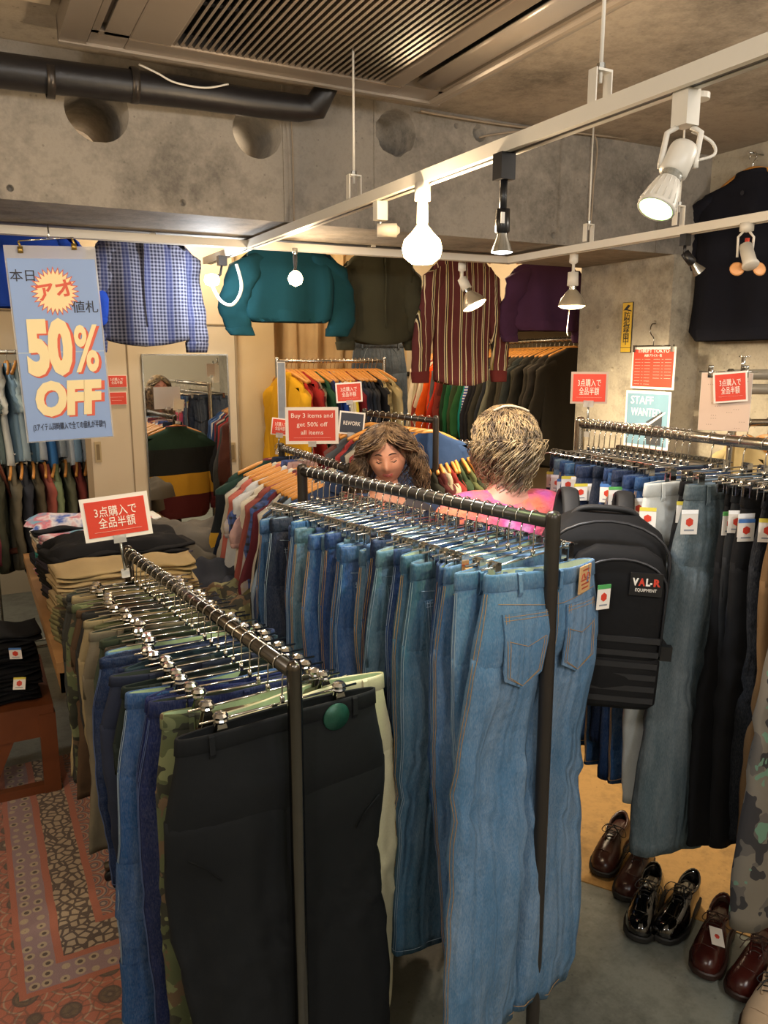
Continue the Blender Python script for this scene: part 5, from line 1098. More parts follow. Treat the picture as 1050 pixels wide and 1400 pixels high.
stack('folded_tee', .73, 4.38, TH, many([K('#1b1c20'), K('#2a3040'), K('#dadad6')], 6, ['black tee', 'ink tee', 'white tee']), 'folded dark tees at the far end', 'dark pile at far table end', 0, 1.0)
def drape(name, label, cx, cy, z, w_, d_, h, m, seed, rz=0):
    """loosely folded garment with soft ridges"""
    r = random.Random(seed); ph = [r.uniform(0, 6) for _ in range(8)]; nx, ny = 34, 26; top = []; mb = MB()
    for j in range(ny + 1):
        v_ = -1 + 2 * j / ny; row = []
        for i in range(nx + 1):
            u = -1 + 2 * i / nx; e = (1 - abs(u) ** 7) * (1 - abs(v_) ** 7); e = max(e, 0) ** .5
            hgt = h * e * (.72 + .18 * sin(u * 3.1 + ph[0] + v_ * 2) + .12 * sin(v_ * 6 + u * 3 + ph[1]) + .06 * sin(u * 12 + v_ * 5 + ph[2]) + .05 * sin(v_ * 17 - u * 6 + ph[3]))
            row.append((u * w_ / 2 + .02 * sin(v_ * 5 + ph[4]), v_ * d_ / 2 + .02 * sin(u * 5 + ph[5]), hgt))
        top.append(row)
    mb.rings(top, False); n0 = len(mb.v)
    o = obj(name, mb, m, None, (cx, cy, z), (0, 0, rz)); return tag(o, label, 'clothes')
stack('folded_trousers', .93, 3.92, TH, many([K('#55504a'), K('#605a52')], 4, ['grey trousers', 'ash grey trousers']), 'folded grey trousers', 'grey pile right of the sale sign', .3, 1.0)
drape('trousers', 'crumpled grey trousers lying on the grey pile beside the mirror', .93, 3.98, TH + .13, .50, .42, .15, K('#5e5952'), 5, -.3)
drape('trousers', 'faded grey cargo trousers slumped before the crumpled grey pair', .97, 3.72, TH, .46, .34, .22, K('#565149'), 6, .2)
drape('trousers', 'charcoal blue trousers folded flat at the right of the table', 1.0, 3.46, TH, .50, .40, .17, K('#2f323b'), 7, .45)
drape('trousers', 'camouflage trousers at the right front corner of the table', .98, 3.14, TH, .34, .34, .13, CAM2, 8, -.2)
drape('sweatshirt', 'black sweatshirt thrown over the black pile by the sale sign', .55, 3.76, TH + .22, .58, .30, .07, K('#17171a'), 9, .05)
drape('tee', 'cream and green tee lying flat at the far end of the table', .52, 4.42, TH + .22, .60, .30, .05, TIE, 10, .0)
# ---- low bench with black clothes
bn = thing('low_bench', 'low brown wooden bench with slanting legs holding black clothes', 'bench', (-.25, 3.75, 0))
obj('seat_board', MB().box((-.6, -.30, .37), (.46, .35, .41)), DARKWOOD, bn, smooth=False); obj('front_rail', MB().box((-.6, -.30, .27), (.46, -.275, .37)), DARKWOOD, bn, smooth=False)
for s in (1,):
    q = Euler((0, radians(24) * s, 0)).to_matrix()
    for x in (.22, -.35): obj('slanted_leg', MB().box((-.04, -.29, -.2), (.04, -.26, .18), q, (0, 0, 0)), DARKWOOD, bn, (x, 0, .19), smooth=False)
obj('foot_rail', MB().box((-.6, -.30, 0), (.46, -.26, .05)), DARKWOOD, bn, smooth=False)
obj('leg_post', MB().box((.40, -.306, 0), (.466, -.25, .37)), DARKWOOD, bn, smooth=False); obj('leg_post', MB().box((-.606, -.306, 0), (-.54, -.25, .37)), DARKWOOD, bn, smooth=False)
BK = K('#101012')
for (x, n_) in ((.03, 8), (-.32, 7)):
    z_ = stack('folded_trousers', x, 3.64, .41, many([BK, K('#141518')], n_, ['black trousers', 'black jeans']), 'folded black trousers on the bench', '%s black bench pile' % ('right-hand' if x > 0 else 'left-hand'), .05, .95)
for k, (px, py, c) in enumerate([(20, 900, '#4a78b8'), (27, 940, '#d8c84a'), (33, 984, '#d8c84a')]):
    pt = at(px, py - 14, Y=3.47); g = thing('swing_tag', ['upper', 'middle', 'lowest'][k] + ' white price ticket on the black clothes on the bench', 'tag', pt); tag_on(g, (0, 0, 0), c, -.4, .1 - .5 * (k == 1), .05, .05)
# ------------------------------------------------------------------ rug
a = NT('persian rug'); sp = a.new('ShaderNodeSeparateXYZ'); a.l(a.obj(), sp.inputs[0])
wob = a.math('MULTIPLY', a.math('SUBTRACT', a.noise(9, 2), .5), .012)
d_ = a.math('ADD', a.math('MINIMUM', sp.outputs[0], sp.outputs[1]), wob)
def vor(scale, feat='DISTANCE_TO_EDGE', rnd_=1.0):
    v = a.n.new('ShaderNodeTexVoronoi'); v.feature = feat; v.inputs['Scale'].default_value = scale; v.inputs['Randomness'].default_value = rnd_; a.l(a.obj(), v.inputs['Vector']); return v
O1, MAU, CR, DK, BLU = lin('#bd6e55'), lin('#a08488'), lin('#c0ac90'), lin('#5a4a42'), lin('#76828c')
peb = a.mix(a.math('LESS_THAN', vor(34).outputs['Distance'], .13), CR, DK)
fl = a.math('FRACT', a.math('MULTIPLY', vor(14, 'F1', .4).outputs['Distance'], 3.6))
fld = a.ramp(fl, [(.0, DK), (.2, O1), (.45, CR), (.5, MAU), (.7, DK), (.8, BLU), (.9, O1)])
med = a.ramp(a.math('MULTIPLY', vor(8.5, 'F1', .35).outputs['Distance'], 1.0), [(.08, CR), (.14, DK), (.22, lin('#7a6650')), (.30, DK), (.33, O1), (.46, O1), (.5, CR), (.53, O1)])
med = a.mix(a.math('MULTIPLY', a.math('LESS_THAN', vor(30).outputs['Distance'], .08), .5), med, DK)
gua = a.mix(a.math('LESS_THAN', vor(22, 'F1', .3).outputs['Distance'], .35), MAU, CR); gua = a.mix(a.math('LESS_THAN', vor(22, 'F1', .3).outputs['Distance'], .18), gua, DK)
c = med
for lim, colr in ((.24, O1), (.26, gua), (.35, O1), (.375, peb), (.485, O1), (.51, fld)): c = a.mix(a.math('GREATER_THAN', d_, lim), c, colr)
c = a.mix(a.math('MULTIPLY', a.noise(160, 2), .35), c, [.12, .09, .07])
a.l(c, a.b.inputs['Base Color']); a.b.inputs['Roughness'].default_value = .95; a.b.inputs['Sheen Weight'].default_value = .3; a.bump(a.noise(240, 2), .5, .004)
rg = thing('rug', 'worn red Persian-style rug on the floor at the left', 'rug', (-.26, 2.02, 0)); obj('pile', MB().box((0, 0, .0), (1.5, 1.75, .012)), a.m, rg, smooth=False)
obj('fringe', MB().box((-.02, 0, 0), (0, 1.75, .006)), M('rug fringe', '#b8a98c', .9, 0, .3, 80), rg, smooth=False)
# ------------------------------------------------------------------ shoes
def shoe(parent, m, sole, sx=1, boot=False):
    """right shoe, toe to -Y, heel at +Y; origin under the middle"""
    L = .29; secs = [(-.145, .006, .018, .020), (-.138, .030, .034, .0), (-.115, .043, .050, 0), (-.08, .049, .056, 0), (-.045, .050, .064, 0), (-.01, .046, .082, 0), (.02, .041, .094, 0), (.06, .037, .092, 0), (.10, .037, .090, 0), (.13, .034, .088, 0), (.143, .024, .084, 0)]
    mb = MB(); R = []; n = 18
    for (y, w_, h, _) in secs:
        cx = .008 * sin((y + .145) / .29 * pi) * sx; ring = []
        for j in range(n):
            a_ = 2 * pi * j / n; x = w_ * math.copysign(abs(cos(a_)) ** .8, cos(a_)); z = .028 + (h if sin(a_) > 0 else .006) * sin(a_) * (.92 if abs(y) < .2 else 1)
            if y > .0 and sin(a_) > .5: z = min(z, .026 + h * .82)
            ring.append((cx + x, y, z))
        R.append(ring)
    mb.rings(R, True, True, True); up_ = obj('upper', mb, m, parent)
    # collar opening
    C = []
    for g, z in ((1.0, .098), (1.12, .103), (1.05, .110), (.86, .110), (.80, .10)):
        C.append([(.008 * sx + .031 * g * cos(t), .078 + .058 * g * sin(t), z + .012 * sin(t) - .004 * cos(2 * t)) for t in [2 * pi * k / 18 for k in range(18)]])
    obj('collar', MB().rings(C), m, parent)
    obj('lining', MB().rings([[(.008 * sx + .028 * cos(t), .078 + .053 * sin(t), .106 + .012 * sin(t)) for t in [2 * pi * k / 18 for k in range(18)]], [(.008 * sx + .02 * cos(t), .078 + .044 * sin(t), .05) for t in [2 * pi * k / 18 for k in range(18)]]], True, False, True), BLACKP if not boot else fabric('#3a2a22'), parent)
    # sole with welt and heel
    out = []; ys = [(-.152, .01), (-.145, .032), (-.12, .048), (-.08, .055), (-.04, .054), (0, .048), (.04, .042), (.09, .042), (.13, .038), (.148, .02)]
    for y, w_ in ys: out.append((w_ + .006 * sin((y + .15) / .3 * pi) * sx, y))
    for y, w_ in ys[::-1]: out.append((-w_ + .006 * sin((y + .15) / .3 * pi) * sx, y))
    mb = MB(); mb.rings([[(x, y, z) for x, y in out] for z in (.014, .017, .028, .030)], True, True, True); obj('sole', mb, sole, parent)
    hb = MB(); ho = [(.038 * cos(t), .095 + .052 * sin(t)) for t in [2 * pi * k / 16 for k in range(16)]]; hb.rings([[(x, y, z) for x, y in ho] for z in (0, .016)], True, True, True); obj('heel', hb, sole, parent)
    # facing, laces, toe cap seam
    mbs = MB()
    def topz(y):
        for k in range(len(secs) - 1):
            if secs[k][0] <= y <= secs[k + 1][0]:
                f = (y - secs[k][0]) / (secs[k + 1][0] - secs[k][0]); return .028 + (secs[k][2] + (secs[k + 1][2] - secs[k][2]) * f) * .93, secs[k][1] + (secs[k + 1][1] - secs[k][1]) * f
        return .1, .04
    for s in (-1, 1):
        P = []
        for k in range(7):
            y = -.035 + .065 * k / 6; z, w_ = topz(y); P.append((.008 * sx + s * (.012 + .016 * k / 6), y, z - .003 + .001))
        mbs.tube(P, .004, 6, True)
    obj('facing', mbs, m, parent)
    lc = MB()
    for k in range(5):
        y = -.028 + .013 * k; z, w_ = topz(y); x = .014 + .012 * k / 4
        lc.tube([(.008 * sx - x, y, z + .002), (.008 * sx, y + .002, z + .007), (.008 * sx + x, y + .004, z + .003)], .0017, 5)
    z, _ = topz(.025)
    for s in (-1, 1): lc.tube(smoothpts([(.008 * sx, .022, z + .006), (.03 * s, .012, z + .012), (.045 * s, -.004, z - .006), (.03 * s, -.01, z - .008), (.008 * sx, .02, z + .006)], 4), .0015, 5); lc.tube(smoothpts([(.008 * sx, .022, z + .006), (.02 * s, -.01, z + .004), (.035 * s, -.03, z - .024)], 4), .0015, 5)
    obj('laces', lc, BLACKP if not boot else M('brown lace', '#3a241c', .7, 0, 0), parent)
    cs = MB(); P = []
    for k in range(11):
        t = -1 + k / 5; z, w_ = topz(-.085); P.append((.006 * sx + w_ * 1.0 * sin(t * 1.35), -.088 + .012 * abs(t), .028 + (z - .028) * max(.05, cos(t * 1.35)) + .0012))
    cs.tube(P, .0016, 5); obj('toe_seam', cs, m, parent)
PAT = M('black patent leather', '#050506', .06, 0, 0, 12, Coat_Weight=1.0); BRL = M('dark brown leather', '#3a1f19', .28, 0, .3, 20, .1, 40); BURG = M('burgundy leather', '#3d1712', .25, 0, .3, 20, .1, 40); SAND = M('sand suede', '#9b8468', .9, 0, .15, 40)
SOLEB = M('black sole rubber', '#1b1a19', .6, 0, .1); SOLEBR = M('brown sole', '#2c1a14', .5, 0, .1)
def shoeat(px, py, toe, m, so, label, sd, sc_=1.0, boot=False):
    p = at(px, py, h=.03); q = at(toe[0], toe[1], h=.03); d = q - p; rz = atan2(d.x, -d.y)
    t = thing('shoe', label, 'shoe', (p.x, p.y, 0.004), (0, 0, rz)); t.scale = (sc_,) * 3; shoe(t, m, so, sd, boot); return t
shoeat(838, 1165, (800, 1225), BRL, SOLEB, 'brown lace-up shoe half hidden at the left beside the denim rack', -1)
shoeat(868, 1195, (832, 1262), BRL, SOLEB, 'brown lace-up shoe standing nearest the black patent pair', 1)
shoeat(885, 1245, (868, 1290), PAT, SOLEB, 'left shoe of the glossy black patent pair under the grey jeans', -1)
shoeat(925, 1250, (885, 1308), PAT, SOLEB, 'right shoe of the glossy black patent pair, toe nearer the camera', 1)
bs = shoeat(978, 1292, (945, 1370), BURG, SOLEBR, 'burgundy lace-up shoe with a ticket tied to its laces', -1, 1.0, True)
shoeat(1030, 1322, (985, 1395), BURG, SOLEBR, 'burgundy lace-up shoe at the right edge without a ticket', 1, 1.0, True)
shoeat(1055, 1382, (1020, 1440), SAND, SOLEBR, 'sand suede shoe at the bottom right corner', -1)
tg = obj('swing_tag', MB().box((-.02, -.03, 0), (.02, .03, .001)), WHITEPAPER, bs, (.012, -.055, .098), (.35, .25, .5), smooth=False)
obj('tag_mark', MB().lathe([(0, .0012), (.008, .0012), (.008, .002), (0, .002)], 6), RED, tg)
# ------------------------------------------------------------------ people
def skin_mesh(nodes, edges, sub=2, root=0, name='body'):
    """nodes: [(x,y,z,rx,ry)]"""
    me = bpy.data.meshes.new(name); me.from_pydata([n[:3] for n in nodes], edges, []); o = bpy.data.objects.new('tmp', me); COL.objects.link(o)
    md = o.modifiers.new('s', 'SKIN'); md.use_smooth_shade = True
    for i, n in enumerate(nodes): me.skin_vertices[0].data[i].radius = (n[3], n[4] if len(n) > 4 else n[3]); me.skin_vertices[0].data[i].use_root = (i == root)
    s2 = o.modifiers.new('d', 'SUBSURF'); s2.levels = sub; s2.render_levels = sub
    dg = bpy.context.evaluated_depsgraph_get(); dg.update(); r = bpy.data.meshes.new_from_object(o.evaluated_get(dg)); bpy.data.objects.remove(o); r.name = name
    r.polygons.foreach_set('use_smooth', [True] * len(r.polygons)); return r
def G(x, s): return math.exp(-(x / s) ** 2)
def headpt(d):
    """head surface for unit direction d; face looks to -Y"""
    x, y, z = d.x * .076, d.y * .094, d.z * .116
    if z < 0:
        t = -z / .116; x *= 1 - .30 * t ** 1.6
        if y > 0: y *= 1 - .42 * t
        else: y *= 1 - .05 * t
    if y < 0:
        f = -y / .094; a = 0
        a += .024 * G(x, .011) * (G(z + .012, .018) + .4 * G(z - .01, .018)) + .004 * G(abs(x) - .011, .007) * G(z + .022, .009)
        a -= .010 * G(abs(x) - .031, .015) * G(z - .016, .014); a += .005 * G(abs(x) - .03, .026) * G(z - .036, .009)
        a += .006 * G(x, .020) * G(z + .052, .010) - .004 * G(x, .022) * G(z + .0525, .0025)
        a += .005 * G(abs(x) - .043, .018) * G(z + .018, .022) + .008 * G(x, .022) * G(z + .090, .016) - .004 * G(x, .02) * G(z + .071, .006)
        y -= a * min(1, f * 1.3)
    return Vector((x, y, z))
def head_mb(n=56, m=44):
    R = []
    for i in range(1, m):
        ph = pi * i / m; R.append([tuple(headpt(Vector((sin(ph) * cos(2 * pi * j / n), sin(ph) * sin(2 * pi * j / n), cos(ph))))) for j in range(n)])
    mb = MB().rings(R, True); 
    k = len(R[0]); mb.v += [tuple(headpt(Vector((0, 0, 1)))), tuple(headpt(Vector((0, 0, -1))))]
    mb.f += [(j, (j + 1) % n, len(mb.v) - 2)[::-1] for j in range(n)] + [((m - 2) * n + j, (m - 2) * n + (j + 1) % n, len(mb.v) - 1) for j in range(n)]
    for s in (-1, 1):   # ears
        E = []
        for i in range(9):
            a = 2 * pi * i / 8; E.append(Vector((s * (.074 + .006), .012 + .014 * cos(a), -.004 + .027 * sin(a) - .004)))
        mb.tube(E, .0055, 8); mb.lathe([(0, -.004), (.014, -.002), (.016, .004), (0, .006)], 12, o=(s * .074, .012, -.012), q=Euler((0, pi / 2 * s, 0)).to_matrix())
    return mb
def person(name, label, loc, rz, scale, skin, arms, head_rot, hair, clothes, group=None, shoulder_w=.175, wide=1.0):
    t = thing(name, label, 'person', loc, (0, 0, rz)); t.scale = (scale,) * 3
    N = [(0, 0, .93, .155 * wide, .115), (0, 0, 1.06, .125 * wide, .095), (0, -.005, 1.20, .135 * wide, .10), (0, .0, 1.32, .135 * wide, .095), (0, .01, 1.405, .075, .07), (0, .0, 1.45, .052, .052), (0, -.012, 1.51, .05, .052)]
    E_ = [(i, i + 1) for i in range(6)]
    def add(p, frm): N.append(p); E_.append((frm, len(N) - 1)); return len(N) - 1
    for s in (-1, 1):
        el, wr = arms[0 if s < 0 else 1]; sh = (s * shoulder_w, .01, 1.365)
        a = add((s * .09, .01, 1.375, .06, .06), 3); b = add((*sh, .056, .056), a); mid = [(sh[i] + el[i]) / 2 for i in range(3)]
        c = add((*mid, .046, .046), b); d = add((*el, .038, .038), c); m2 = [(el[i] + wr[i]) / 2 for i in range(3)]; e = add((*m2, .034, .034), d); f = add((*wr, .024, .022), e)
        v = (Vector(wr) - Vector(el)).normalized(); side = v.cross(Vector((0, 0, 1))).normalized(); pal = Vector(wr) + v * .05; g = add((*pal, .030, .016), f)
        for k, L_ in enumerate((.062, .074, .070, .055)):
            o_ = pal + side * (.024 - .016 * k) + v * .03; h_ = add((*o_, .0105, .0105), g); q_ = o_ + v * L_ * .5 - Vector((0, 0, .004)); i_ = add((*q_, .0085, .0085), h_); q2 = q_ + v * L_ * .45 - Vector((0, 0, .022)); add((*q2, .0065, .0065), i_)
        th = Vector(wr) + v * .03 + side * .032 * s * (-1 if s > 0 else -1) ; i_ = add((*th, .0105, .0105), f); add((*(th + v * .035 - Vector((0, 0, .008)) + side * .014 * -s), .009, .009), i_)
        hp = add((s * .085, 0, .88, .095, .095), 0); k1 = add((s * .095, -.01, .68, .080, .08), hp); k2 = add((s * .10, -.015, .49, .056, .056), k1); k3 = add((s * .10, .01, .30, .052, .052), k2); k4 = add((s * .10, .02, .10, .034, .036), k3); add((s * .11, -.10, .045, .036, .028), k4)
    me = skin_mesh(N, E_)
    hb = head_mb(); Rm = Euler(head_rot).to_matrix(); hc = Vector((0, -.018, 1.575))
    bm = bmesh.new(); bm.from_mesh(me); tmp = bpy.data.meshes.new('h'); tmp.from_pydata([tuple(hc + Rm @ Vector(v)) for v in hb.v], [], hb.f); tmp.polygons.foreach_set('use_smooth', [True] * len(tmp.polygons))
    bm.from_mesh(tmp); bmesh.ops.recalc_face_normals(bm, faces=bm.faces); bm.to_mesh(me); bm.free()
    obj('body', me, skin, t)
    def H(nm, mb, m): 
        mb.v = [tuple(hc + Rm @ Vector(v)) for v in mb.v]; return obj(nm, mb, m, t)
    eye = M('eye white', '#e6dfd6', .2, 0, 0); iris = M('eye iris', '#3f5560', .2, 0, 0); lash = M('eyelash dark', '#2a1e1a', .8, 0, 0)
    for s in (-1, 1):
        c = Vector((s * .030, -.0655, .012)); H('eyeball', MB().lathe([(0, -.0125), (.008, -.0095), (.0115, -.004), (.0115, .004), (.008, .0095), (0, .0125)], 16, o=c), eye)
        lid = MB(); R = []
        for k in range(7):
            el_ = -.35 + 1.75 * k / 6; R.append([tuple(c + Vector((.0129 * sin(az) * cos(el_), -.0129 * cos(az) * cos(el_), .0129 * sin(el_)))) for az in [-1.3 + 2.6 * j / 10 for j in range(11)]])
        lid.rings(R, False); H('eyelid', lid, skin)
        H('lashes', MB().tube([headpt(Vector((s * xx / .076, -.93, (.0105 - 60 * (.0165 - abs(xx - .0305)) ** 2 * .35) / .116)).normalized()) + Vector((0, -.0022, 0)) for xx in [.016 + .030 * j / 8 for j in range(9)]], [.0006, .0012, .0016, .0019, .002, .002, .0019, .0016, .001], 5), lash); H('lid_crease', MB().tube([headpt(Vector((s * xx / .076, -.93, (.0205 - .25 * abs(xx - .031)) / .116)).normalized()) + Vector((0, -.0006, 0)) for xx in [.018 + .027 * j / 8 for j in range(9)]], .0009, 5), M('lid crease tone', '#7a4a38', .7, 0, 0))
        H('eyebrow', MB().tube([headpt(Vector((s * (.012 + .036 * k / 5) / .076, -.9, .30 + .06 * sin(k / 5 * 2.6))).normalized()) + Vector((0, -.001, .004)) for k in range(6)], [.001, .0022, .0026, .0024, .002, .001], 5), lash)
    lp = MB()
    for dz, r_ in ((-.0485, .0034), (-.0560, .0042)): lp.tube([headpt(Vector((xx / .076, -1, dz / .116)).normalized()) * 1.0 + Vector((0, -.0005, 0)) for xx in [-.025 + .050 * j / 8 for j in range(9)]], [r_ * sin(pi * (j + .6) / 9.2) + .0006 for j in range(9)], 6)
    H('lips', lp, M('lip tone', '#9c4f48', .4, 0, 0))
    # hair
    hm, vol, length, wave, n, bang, conv, rs = hair; top = 0
    rn = random.Random(rs); mb = MB(); cap = []
    for i in range(0, 13):
        ph = 1.72 * i / 12 + .001; ring = []
        for j in range(36):
            th = 2 * pi * j / 36; front = max(0, -sin(th)); p_ = min(ph, 1.72 - .98 * front ** 2)
            d = Vector((sin(p_) * cos(th), sin(p_) * sin(th), cos(p_))); q = Vector((d.x * .076, d.y * .094, d.z * .116)) * (1.0 + .025 * vol + .015 * sin(th * 9 + ph * 7)); ring.append(tuple(q))
        cap.append(ring)
    mb.rings(cap, True); mb.v = [tuple(hc + Rm @ Vector(v)) for v in mb.v]; obj('hair_cap', mb, hm, t)
    mb = MB()
    for k in range(n):
        th = rn.uniform(0, 2 * pi); front = max(0, -sin(th)); p0 = rn.uniform(.03, 1.1 - .45 * front); side = 1 if cos(th) > bang else -1
        ph_ = rn.uniform(0, 6.3); fr_ = rn.uniform(8, 14); v_ = (1.06 + vol * rn.uniform(.10, .34)); pts = []; steps = 18; L_ = length * rn.uniform(.7, 1.05)
        last = None
        for i in range(steps):
            u = i / (steps - 1); s_ = u * (.19 + L_)
            p_ = p0 + s_ / .105
            th2 = th
            if front > .25: # sweep sideways, off the face
                tgt = (0.02 if side > 0 else -pi - .02) if th > pi else th; cur = th - 2 * pi if th > pi else th
                tgt = -.12 if side > 0 else -pi + .12; th2 = cur + (tgt - cur) * sm((p_ - p0) / .95)
            pm = 1.62
            if p_ <= pm:
                d = Vector((sin(p_) * cos(th2), sin(p_) * sin(th2), cos(p_))); vv = 1.05 + (v_ - 1.05) * sm((p_) / .9); q = Vector((d.x * .076 * vv, d.y * .094 * vv, d.z * .116 * (1 + .09 * vol)))
                q += Vector((cos(th2), sin(th2), 0)) * .005 * wave * sin(u * fr_ * 1.7 + ph_) + Vector((-sin(th2), cos(th2), 0)) * .004 * wave * sin(u * fr_ * 1.5 + ph_ * 2); last = (q.copy(), d)
            else:
                e = (p_ - pm) * .105; q0, d = last; out = Vector((cos(th2), sin(th2), 0))
                q = q0 + Vector((0, 0, -e)) + out * (.012 * wave * sin(u * fr_ + ph_) + .02 * vol * sin(e * 12) - conv * e) + Vector((-sin(th2), cos(th2), 0)) * .012 * wave * sin(u * fr_ * 1.1 + ph_ + 1.5)
            pts.append(q)
        r0 = rn.uniform(.0014, .0034); mb.tube(pts, [r0 * (1 - .55 * i / steps) for i in range(steps)], 4, False, .6)
    if not top: mb.v = [tuple(hc + Rm @ Vector(v)) for v in mb.v]
    else: mb.v = [tuple(hc + Rm @ Vector(v)) for v in mb.v]
    o = obj('hair', mb, hm, t)
    # clothes: torso and sleeves as one garment grown over the body, open ends covered by the body
    for (nm, m_, kind, g) in clothes:
        if kind == 'trousers':
            n_ = [(0, 0, .99, .142 * wide + g, .105 + g), (0, 0, .93, .160 * wide + g, .12 + g)]; e_ = [(0, 1)]
            for s in (-1, 1):
                b0 = len(n_); n_ += [(s * .085, 0, .86, .098 + g, .098 + g), (s * .095, -.01, .68, .084 + g, .084 + g), (s * .10, -.015, .49, .064 + g, .064 + g), (s * .10, .01, .30, .062 + g, .062 + g), (s * .10, .02, .12, .055 + g, .056 + g)]; e_ += [(1, b0)] + [(b0 + i, b0 + i + 1) for i in range(4)]
            obj(nm, skin_mesh(n_, e_, 2, 1, nm), m_, t)
        if kind == 'shoes':
            for s in (-1, 1): obj('shoe', skin_mesh([(s * .10, .05, .045, .042, .04), (s * .105, -.04, .045, .042, .036), (s * .112, -.13, .038, .040, .028)], [(0, 1), (1, 2)], 2, 1, 'shoe'), m_, t)
        if kind in ('top', 'low_top', 'cardigan'):
            z_ = 1.36 if kind == 'low_top' else 1.36
            n_ = [(0, 0, .96, .150 * wide + g, .118 + g), (0, 0, 1.06, .138 * wide + g, .105 + g), (0, -.005, 1.20, .142 * wide + g, .112 + g), (0, 0, z_ - .02, .128 * wide + g, .095 + g)]; e_ = [(0, 1), (1, 2), (2, 3)]
            for s in (-1, 1):
                el = Vector(arms[0 if s < 0 else 1][0]); sh = Vector((s * shoulder_w, .01, 1.365)); dz = .012 if kind == 'low_top' else 0
                b0 = len(n_); mid = sh.lerp(el, .5); n_ += [(s * .10, .01, z_ - dz * .6, .062 + g, .066 + g), (sh.x, sh.y, sh.z - dz, .062 + g, .062 + g), (*mid, .054 + g, .054 + g)]; e_ += [(3, b0), (b0, b0 + 1), (b0 + 1, b0 + 2)]
                if kind == 'cardigan': n_ += [(*el, .050 + g, .05 + g)]; e_ += [(b0 + 2, b0 + 3)]
            obj(nm, skin_mesh(n_, e_, 2, 1, nm), m_, t)
    return t, hc, Rm
def skinmat(name, c):
    a = NT(name); c = lin(c); a.l(a.mix(a.noise(14, 3), [x * .9 for x in c], [min(1, x * 1.1) for x in c]), a.b.inputs['Base Color']); a.b.inputs['Roughness'].default_value = .5
    a.b.inputs['Subsurface Weight'].default_value = .12; a.b.inputs['Subsurface Radius'].default_value = (.01, .004, .002); a.b.inputs['Subsurface Scale'].default_value = .5; return a.m
def hairmat(name, c1, c2):
    a = NT(name); a.l(a.ramp(a.noise(26, 4), [(.38, lin(c1)), (.6, lin(c2))]), a.b.inputs['Base Color']); a.b.inputs['Roughness'].default_value = .45; a.bump(a.noise(180, 3), .5, .003); return a.m
# woman looking down at the rack
hp = at(528, 622, z=3.02); s_ = hp.z / 1.575
person('person', 'woman with wavy brown shoulder hair looking down behind the tall denim rack', (hp.x, hp.y, 0), -YAW * .55, s_, skinmat('skin fair', '#c08a70'),
       [((-.24, -.03, 1.12), (-.15, -.2, 1.06)), ((.24, -.03, 1.12), (.16, -.2, 1.05))], (radians(17), radians(-5), radians(-16)),
       (hairmat('brown hair', '#3a281e', '#8f7558'), 1.7, .12, 1.7, 620, .25, .1, 4),
       [('jeans', denim('#24467c'), 'trousers', .004), ('sneakers', fabric('#2c2c30'), 'shoes', .0), ('blouse', fabric('#3f4f70'), 'top', .004), ('cardigan', fabric('#8a8034', 'mustard knit'), 'cardigan', .012) if False else ('vest', fabric('#4c4a4e'), 'low_top', .010)])
# woman with her back to the camera
hp = at(693, 606, z=2.60); s_ = hp.z / 1.575
PINK = NT('tie dyed pink'); PINK.l(PINK.ramp(PINK.noise(7, 3), [(.38, lin('#e07a5c')), (.5, lin('#dd5f7c')), (.6, lin('#c8589c')), (.68, lin('#c79ac8'))]), PINK.b.inputs['Base Color']); PINK.b.inputs['Roughness'].default_value = .85; PINK.bump(PINK.noise(30, 3), .6, .02)
w2, hc2, R2 = person('person', 'woman with short curly blond grey hair and pink top seen from behind', (hp.x, hp.y, 0), pi - YAW * .6, s_, skinmat('skin rosy', '#c98c78'),
       [((-.25, -.05, 1.10), (-.17, -.18, 1.02)), ((.25, -.05, 1.10), (.17, -.18, 1.02))], (radians(6), 0, radians(14)),
       (hairmat('blond grey hair', '#54463a', '#b09a76'), .85, .05, 2.2, 950, 0, .55, 9),
       [('trousers', fabric('#23242a'), 'trousers', .004), ('sandals', BLACKP, 'shoes', .0), ('top', PINK.m, 'low_top', .014)], shoulder_w=.185, wide=1.05)
# hair comb on the crown
obj('hair_clip', MB().tube(smoothpts([hc2 + R2 @ Vector(p) for p in ((-.045, .075, .098), (-.01, .07, .112), (.03, .055, .118), (.06, .03, .105))]), .004, 6), M('pearl hair clip', '#d8cbb8', .25, .2, 0), w2)
# ------------------------------------------------------------------ backpack
BPF = fabric('#121214', 'black backpack canvas', .75); BPW = M('black webbing', '#1a1a1c', .7, 0, .15, 120); ZIP = M('zip line', '#2d2d30', .4, .2, 0)
def rbody(w_, d_, h, n=28, e=.45, top=.25, bulge=.1, k=12):
    """rounded pack shape: flat bottom, arched top"""
    R = []
    for i in range(k + 1):
        t = i / k; z = h * t; f = 1 if t < 1 - top else sqrt(max(0.0, 1 - ((t - 1 + top) / top) ** 2)); f = max(f, .02); b_ = 1 if t > .08 else .9 + .1 * t / .08
        R.append([((w_ / 2) * math.copysign(abs(cos(a)) ** e, cos(a)) * (.55 + .45 * f if f > .02 else .5) * b_, (d_ / 2) * math.copysign(abs(sin(a)) ** e, sin(a)) * (.35 + .65 * f) * b_ * (1 + bulge * sin(pi * t)), z - (0 if t < 1 else .0)) for a in [2 * pi * j / n for j in range(n)]])
    return MB().rings(R, True, True, True)
bp = at(802, 938, z=2.30); bz = face(bp) + .15
bk = thing('backpack', 'black military style backpack with patch logo hanging from the pink-topped woman', 'backpack', bp, (0, radians(3), bz)); bk.scale = (1.085,) * 3
obj('main_bag', rbody(.31, .19, .475), BPF, bk)
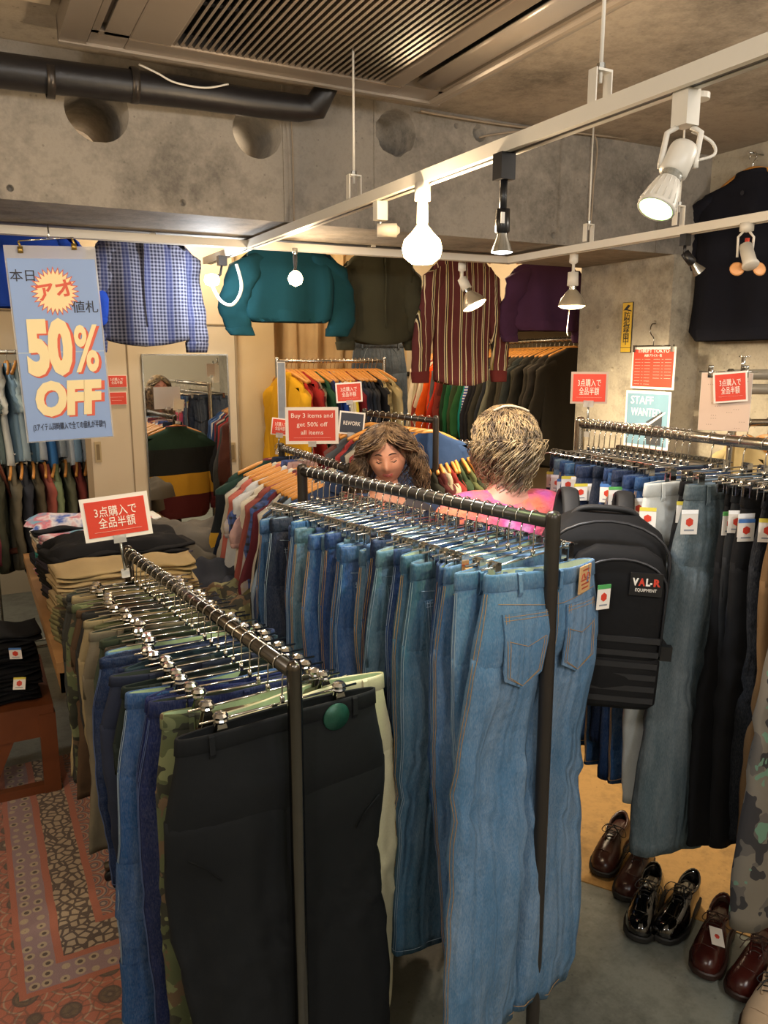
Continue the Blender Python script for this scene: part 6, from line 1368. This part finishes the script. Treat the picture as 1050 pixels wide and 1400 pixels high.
o = obj('front_pocket', rbody(.235, .07, .29, top=.35), BPF, bk, (.025, -.115, .125)); obj('lower_pocket', rbody(.275, .08, .15, top=.2), BPF, bk, (.01, -.11, .01))
def arch(w_, h, z0, y, r, m, nm, x0=0):
    P = [(x0 - w_ / 2, y, z0)] + [(x0 + w_ / 2 * -cos(a), y, z0 + h - w_ * .32 + w_ * .32 * sin(a)) for a in [pi * k / 12 for k in range(13)]] + [(x0 + w_ / 2, y, z0)]
    obj(nm, MB().tube(P, r, 6), m, bk)
arch(.30, .33, .14, -.098, .004, ZIP, 'main_zip'); arch(.215, .235, .155, -.148, .0035, ZIP, 'pocket_zip', .03)
for k in range(5): obj('webbing_strap', MB().box((-.115, -.1535, .03 + .030 * k), (.135, -.148, .044 + .030 * k)), BPW, bk, smooth=False)
for k in range(1): obj('webbing_strap', MB().box((-.075, -.155, .185 + .03 * k), (.135, -.149, .200 + .03 * k)), BPW, bk, smooth=False)
for x in (-.15, .16):
    obj('side_strap', MB().box((x - .01, -.11, .14), (x + .01, .05, .165)), BPW, bk, smooth=False); obj('buckle', MB().box((x - .014, -.125, .135), (x + .014, -.105, .172)), BLACKP, bk, smooth=False)
obj('grab_handle', MB().tube(smoothpts([(-.085, .0, .455), (-.06, -.01, .482), (0, -.015, .488), (.06, -.01, .482), (.085, .0, .455)]), .014, 8, True, .6), BPW, bk)
for s in (-1, 1): obj('shoulder_strap', MB().tube(smoothpts([(s * .07, .10, .44), (s * .075, .16, .50), (s * .08, .24, .46), (s * .09, .24, .30), (s * .12, .12, .10)]), .024, 8, True, .3), BPW, bk)
lp_ = obj('logo_patch', MB().box((-.038, -.003, -.028), (.038, .001, .028)), BLACKP, bk, (.085, -.158, .335), smooth=False)
for s, c, x, w_ in (('V', INKWHITE, -.026, .014), ('A', RED, -.011, .015), ('L', INKWHITE, .003, .01), ('-', INKWHITE, .0105, .005), ('R', RED, .023, .016)): text(s, .024, c, lp_, (x, -.0035, .005), width=w_, bold=.001)
text('EQUIPMENT', .011, INKWHITE, lp_, (0, -.0035, -.014), width=.05)
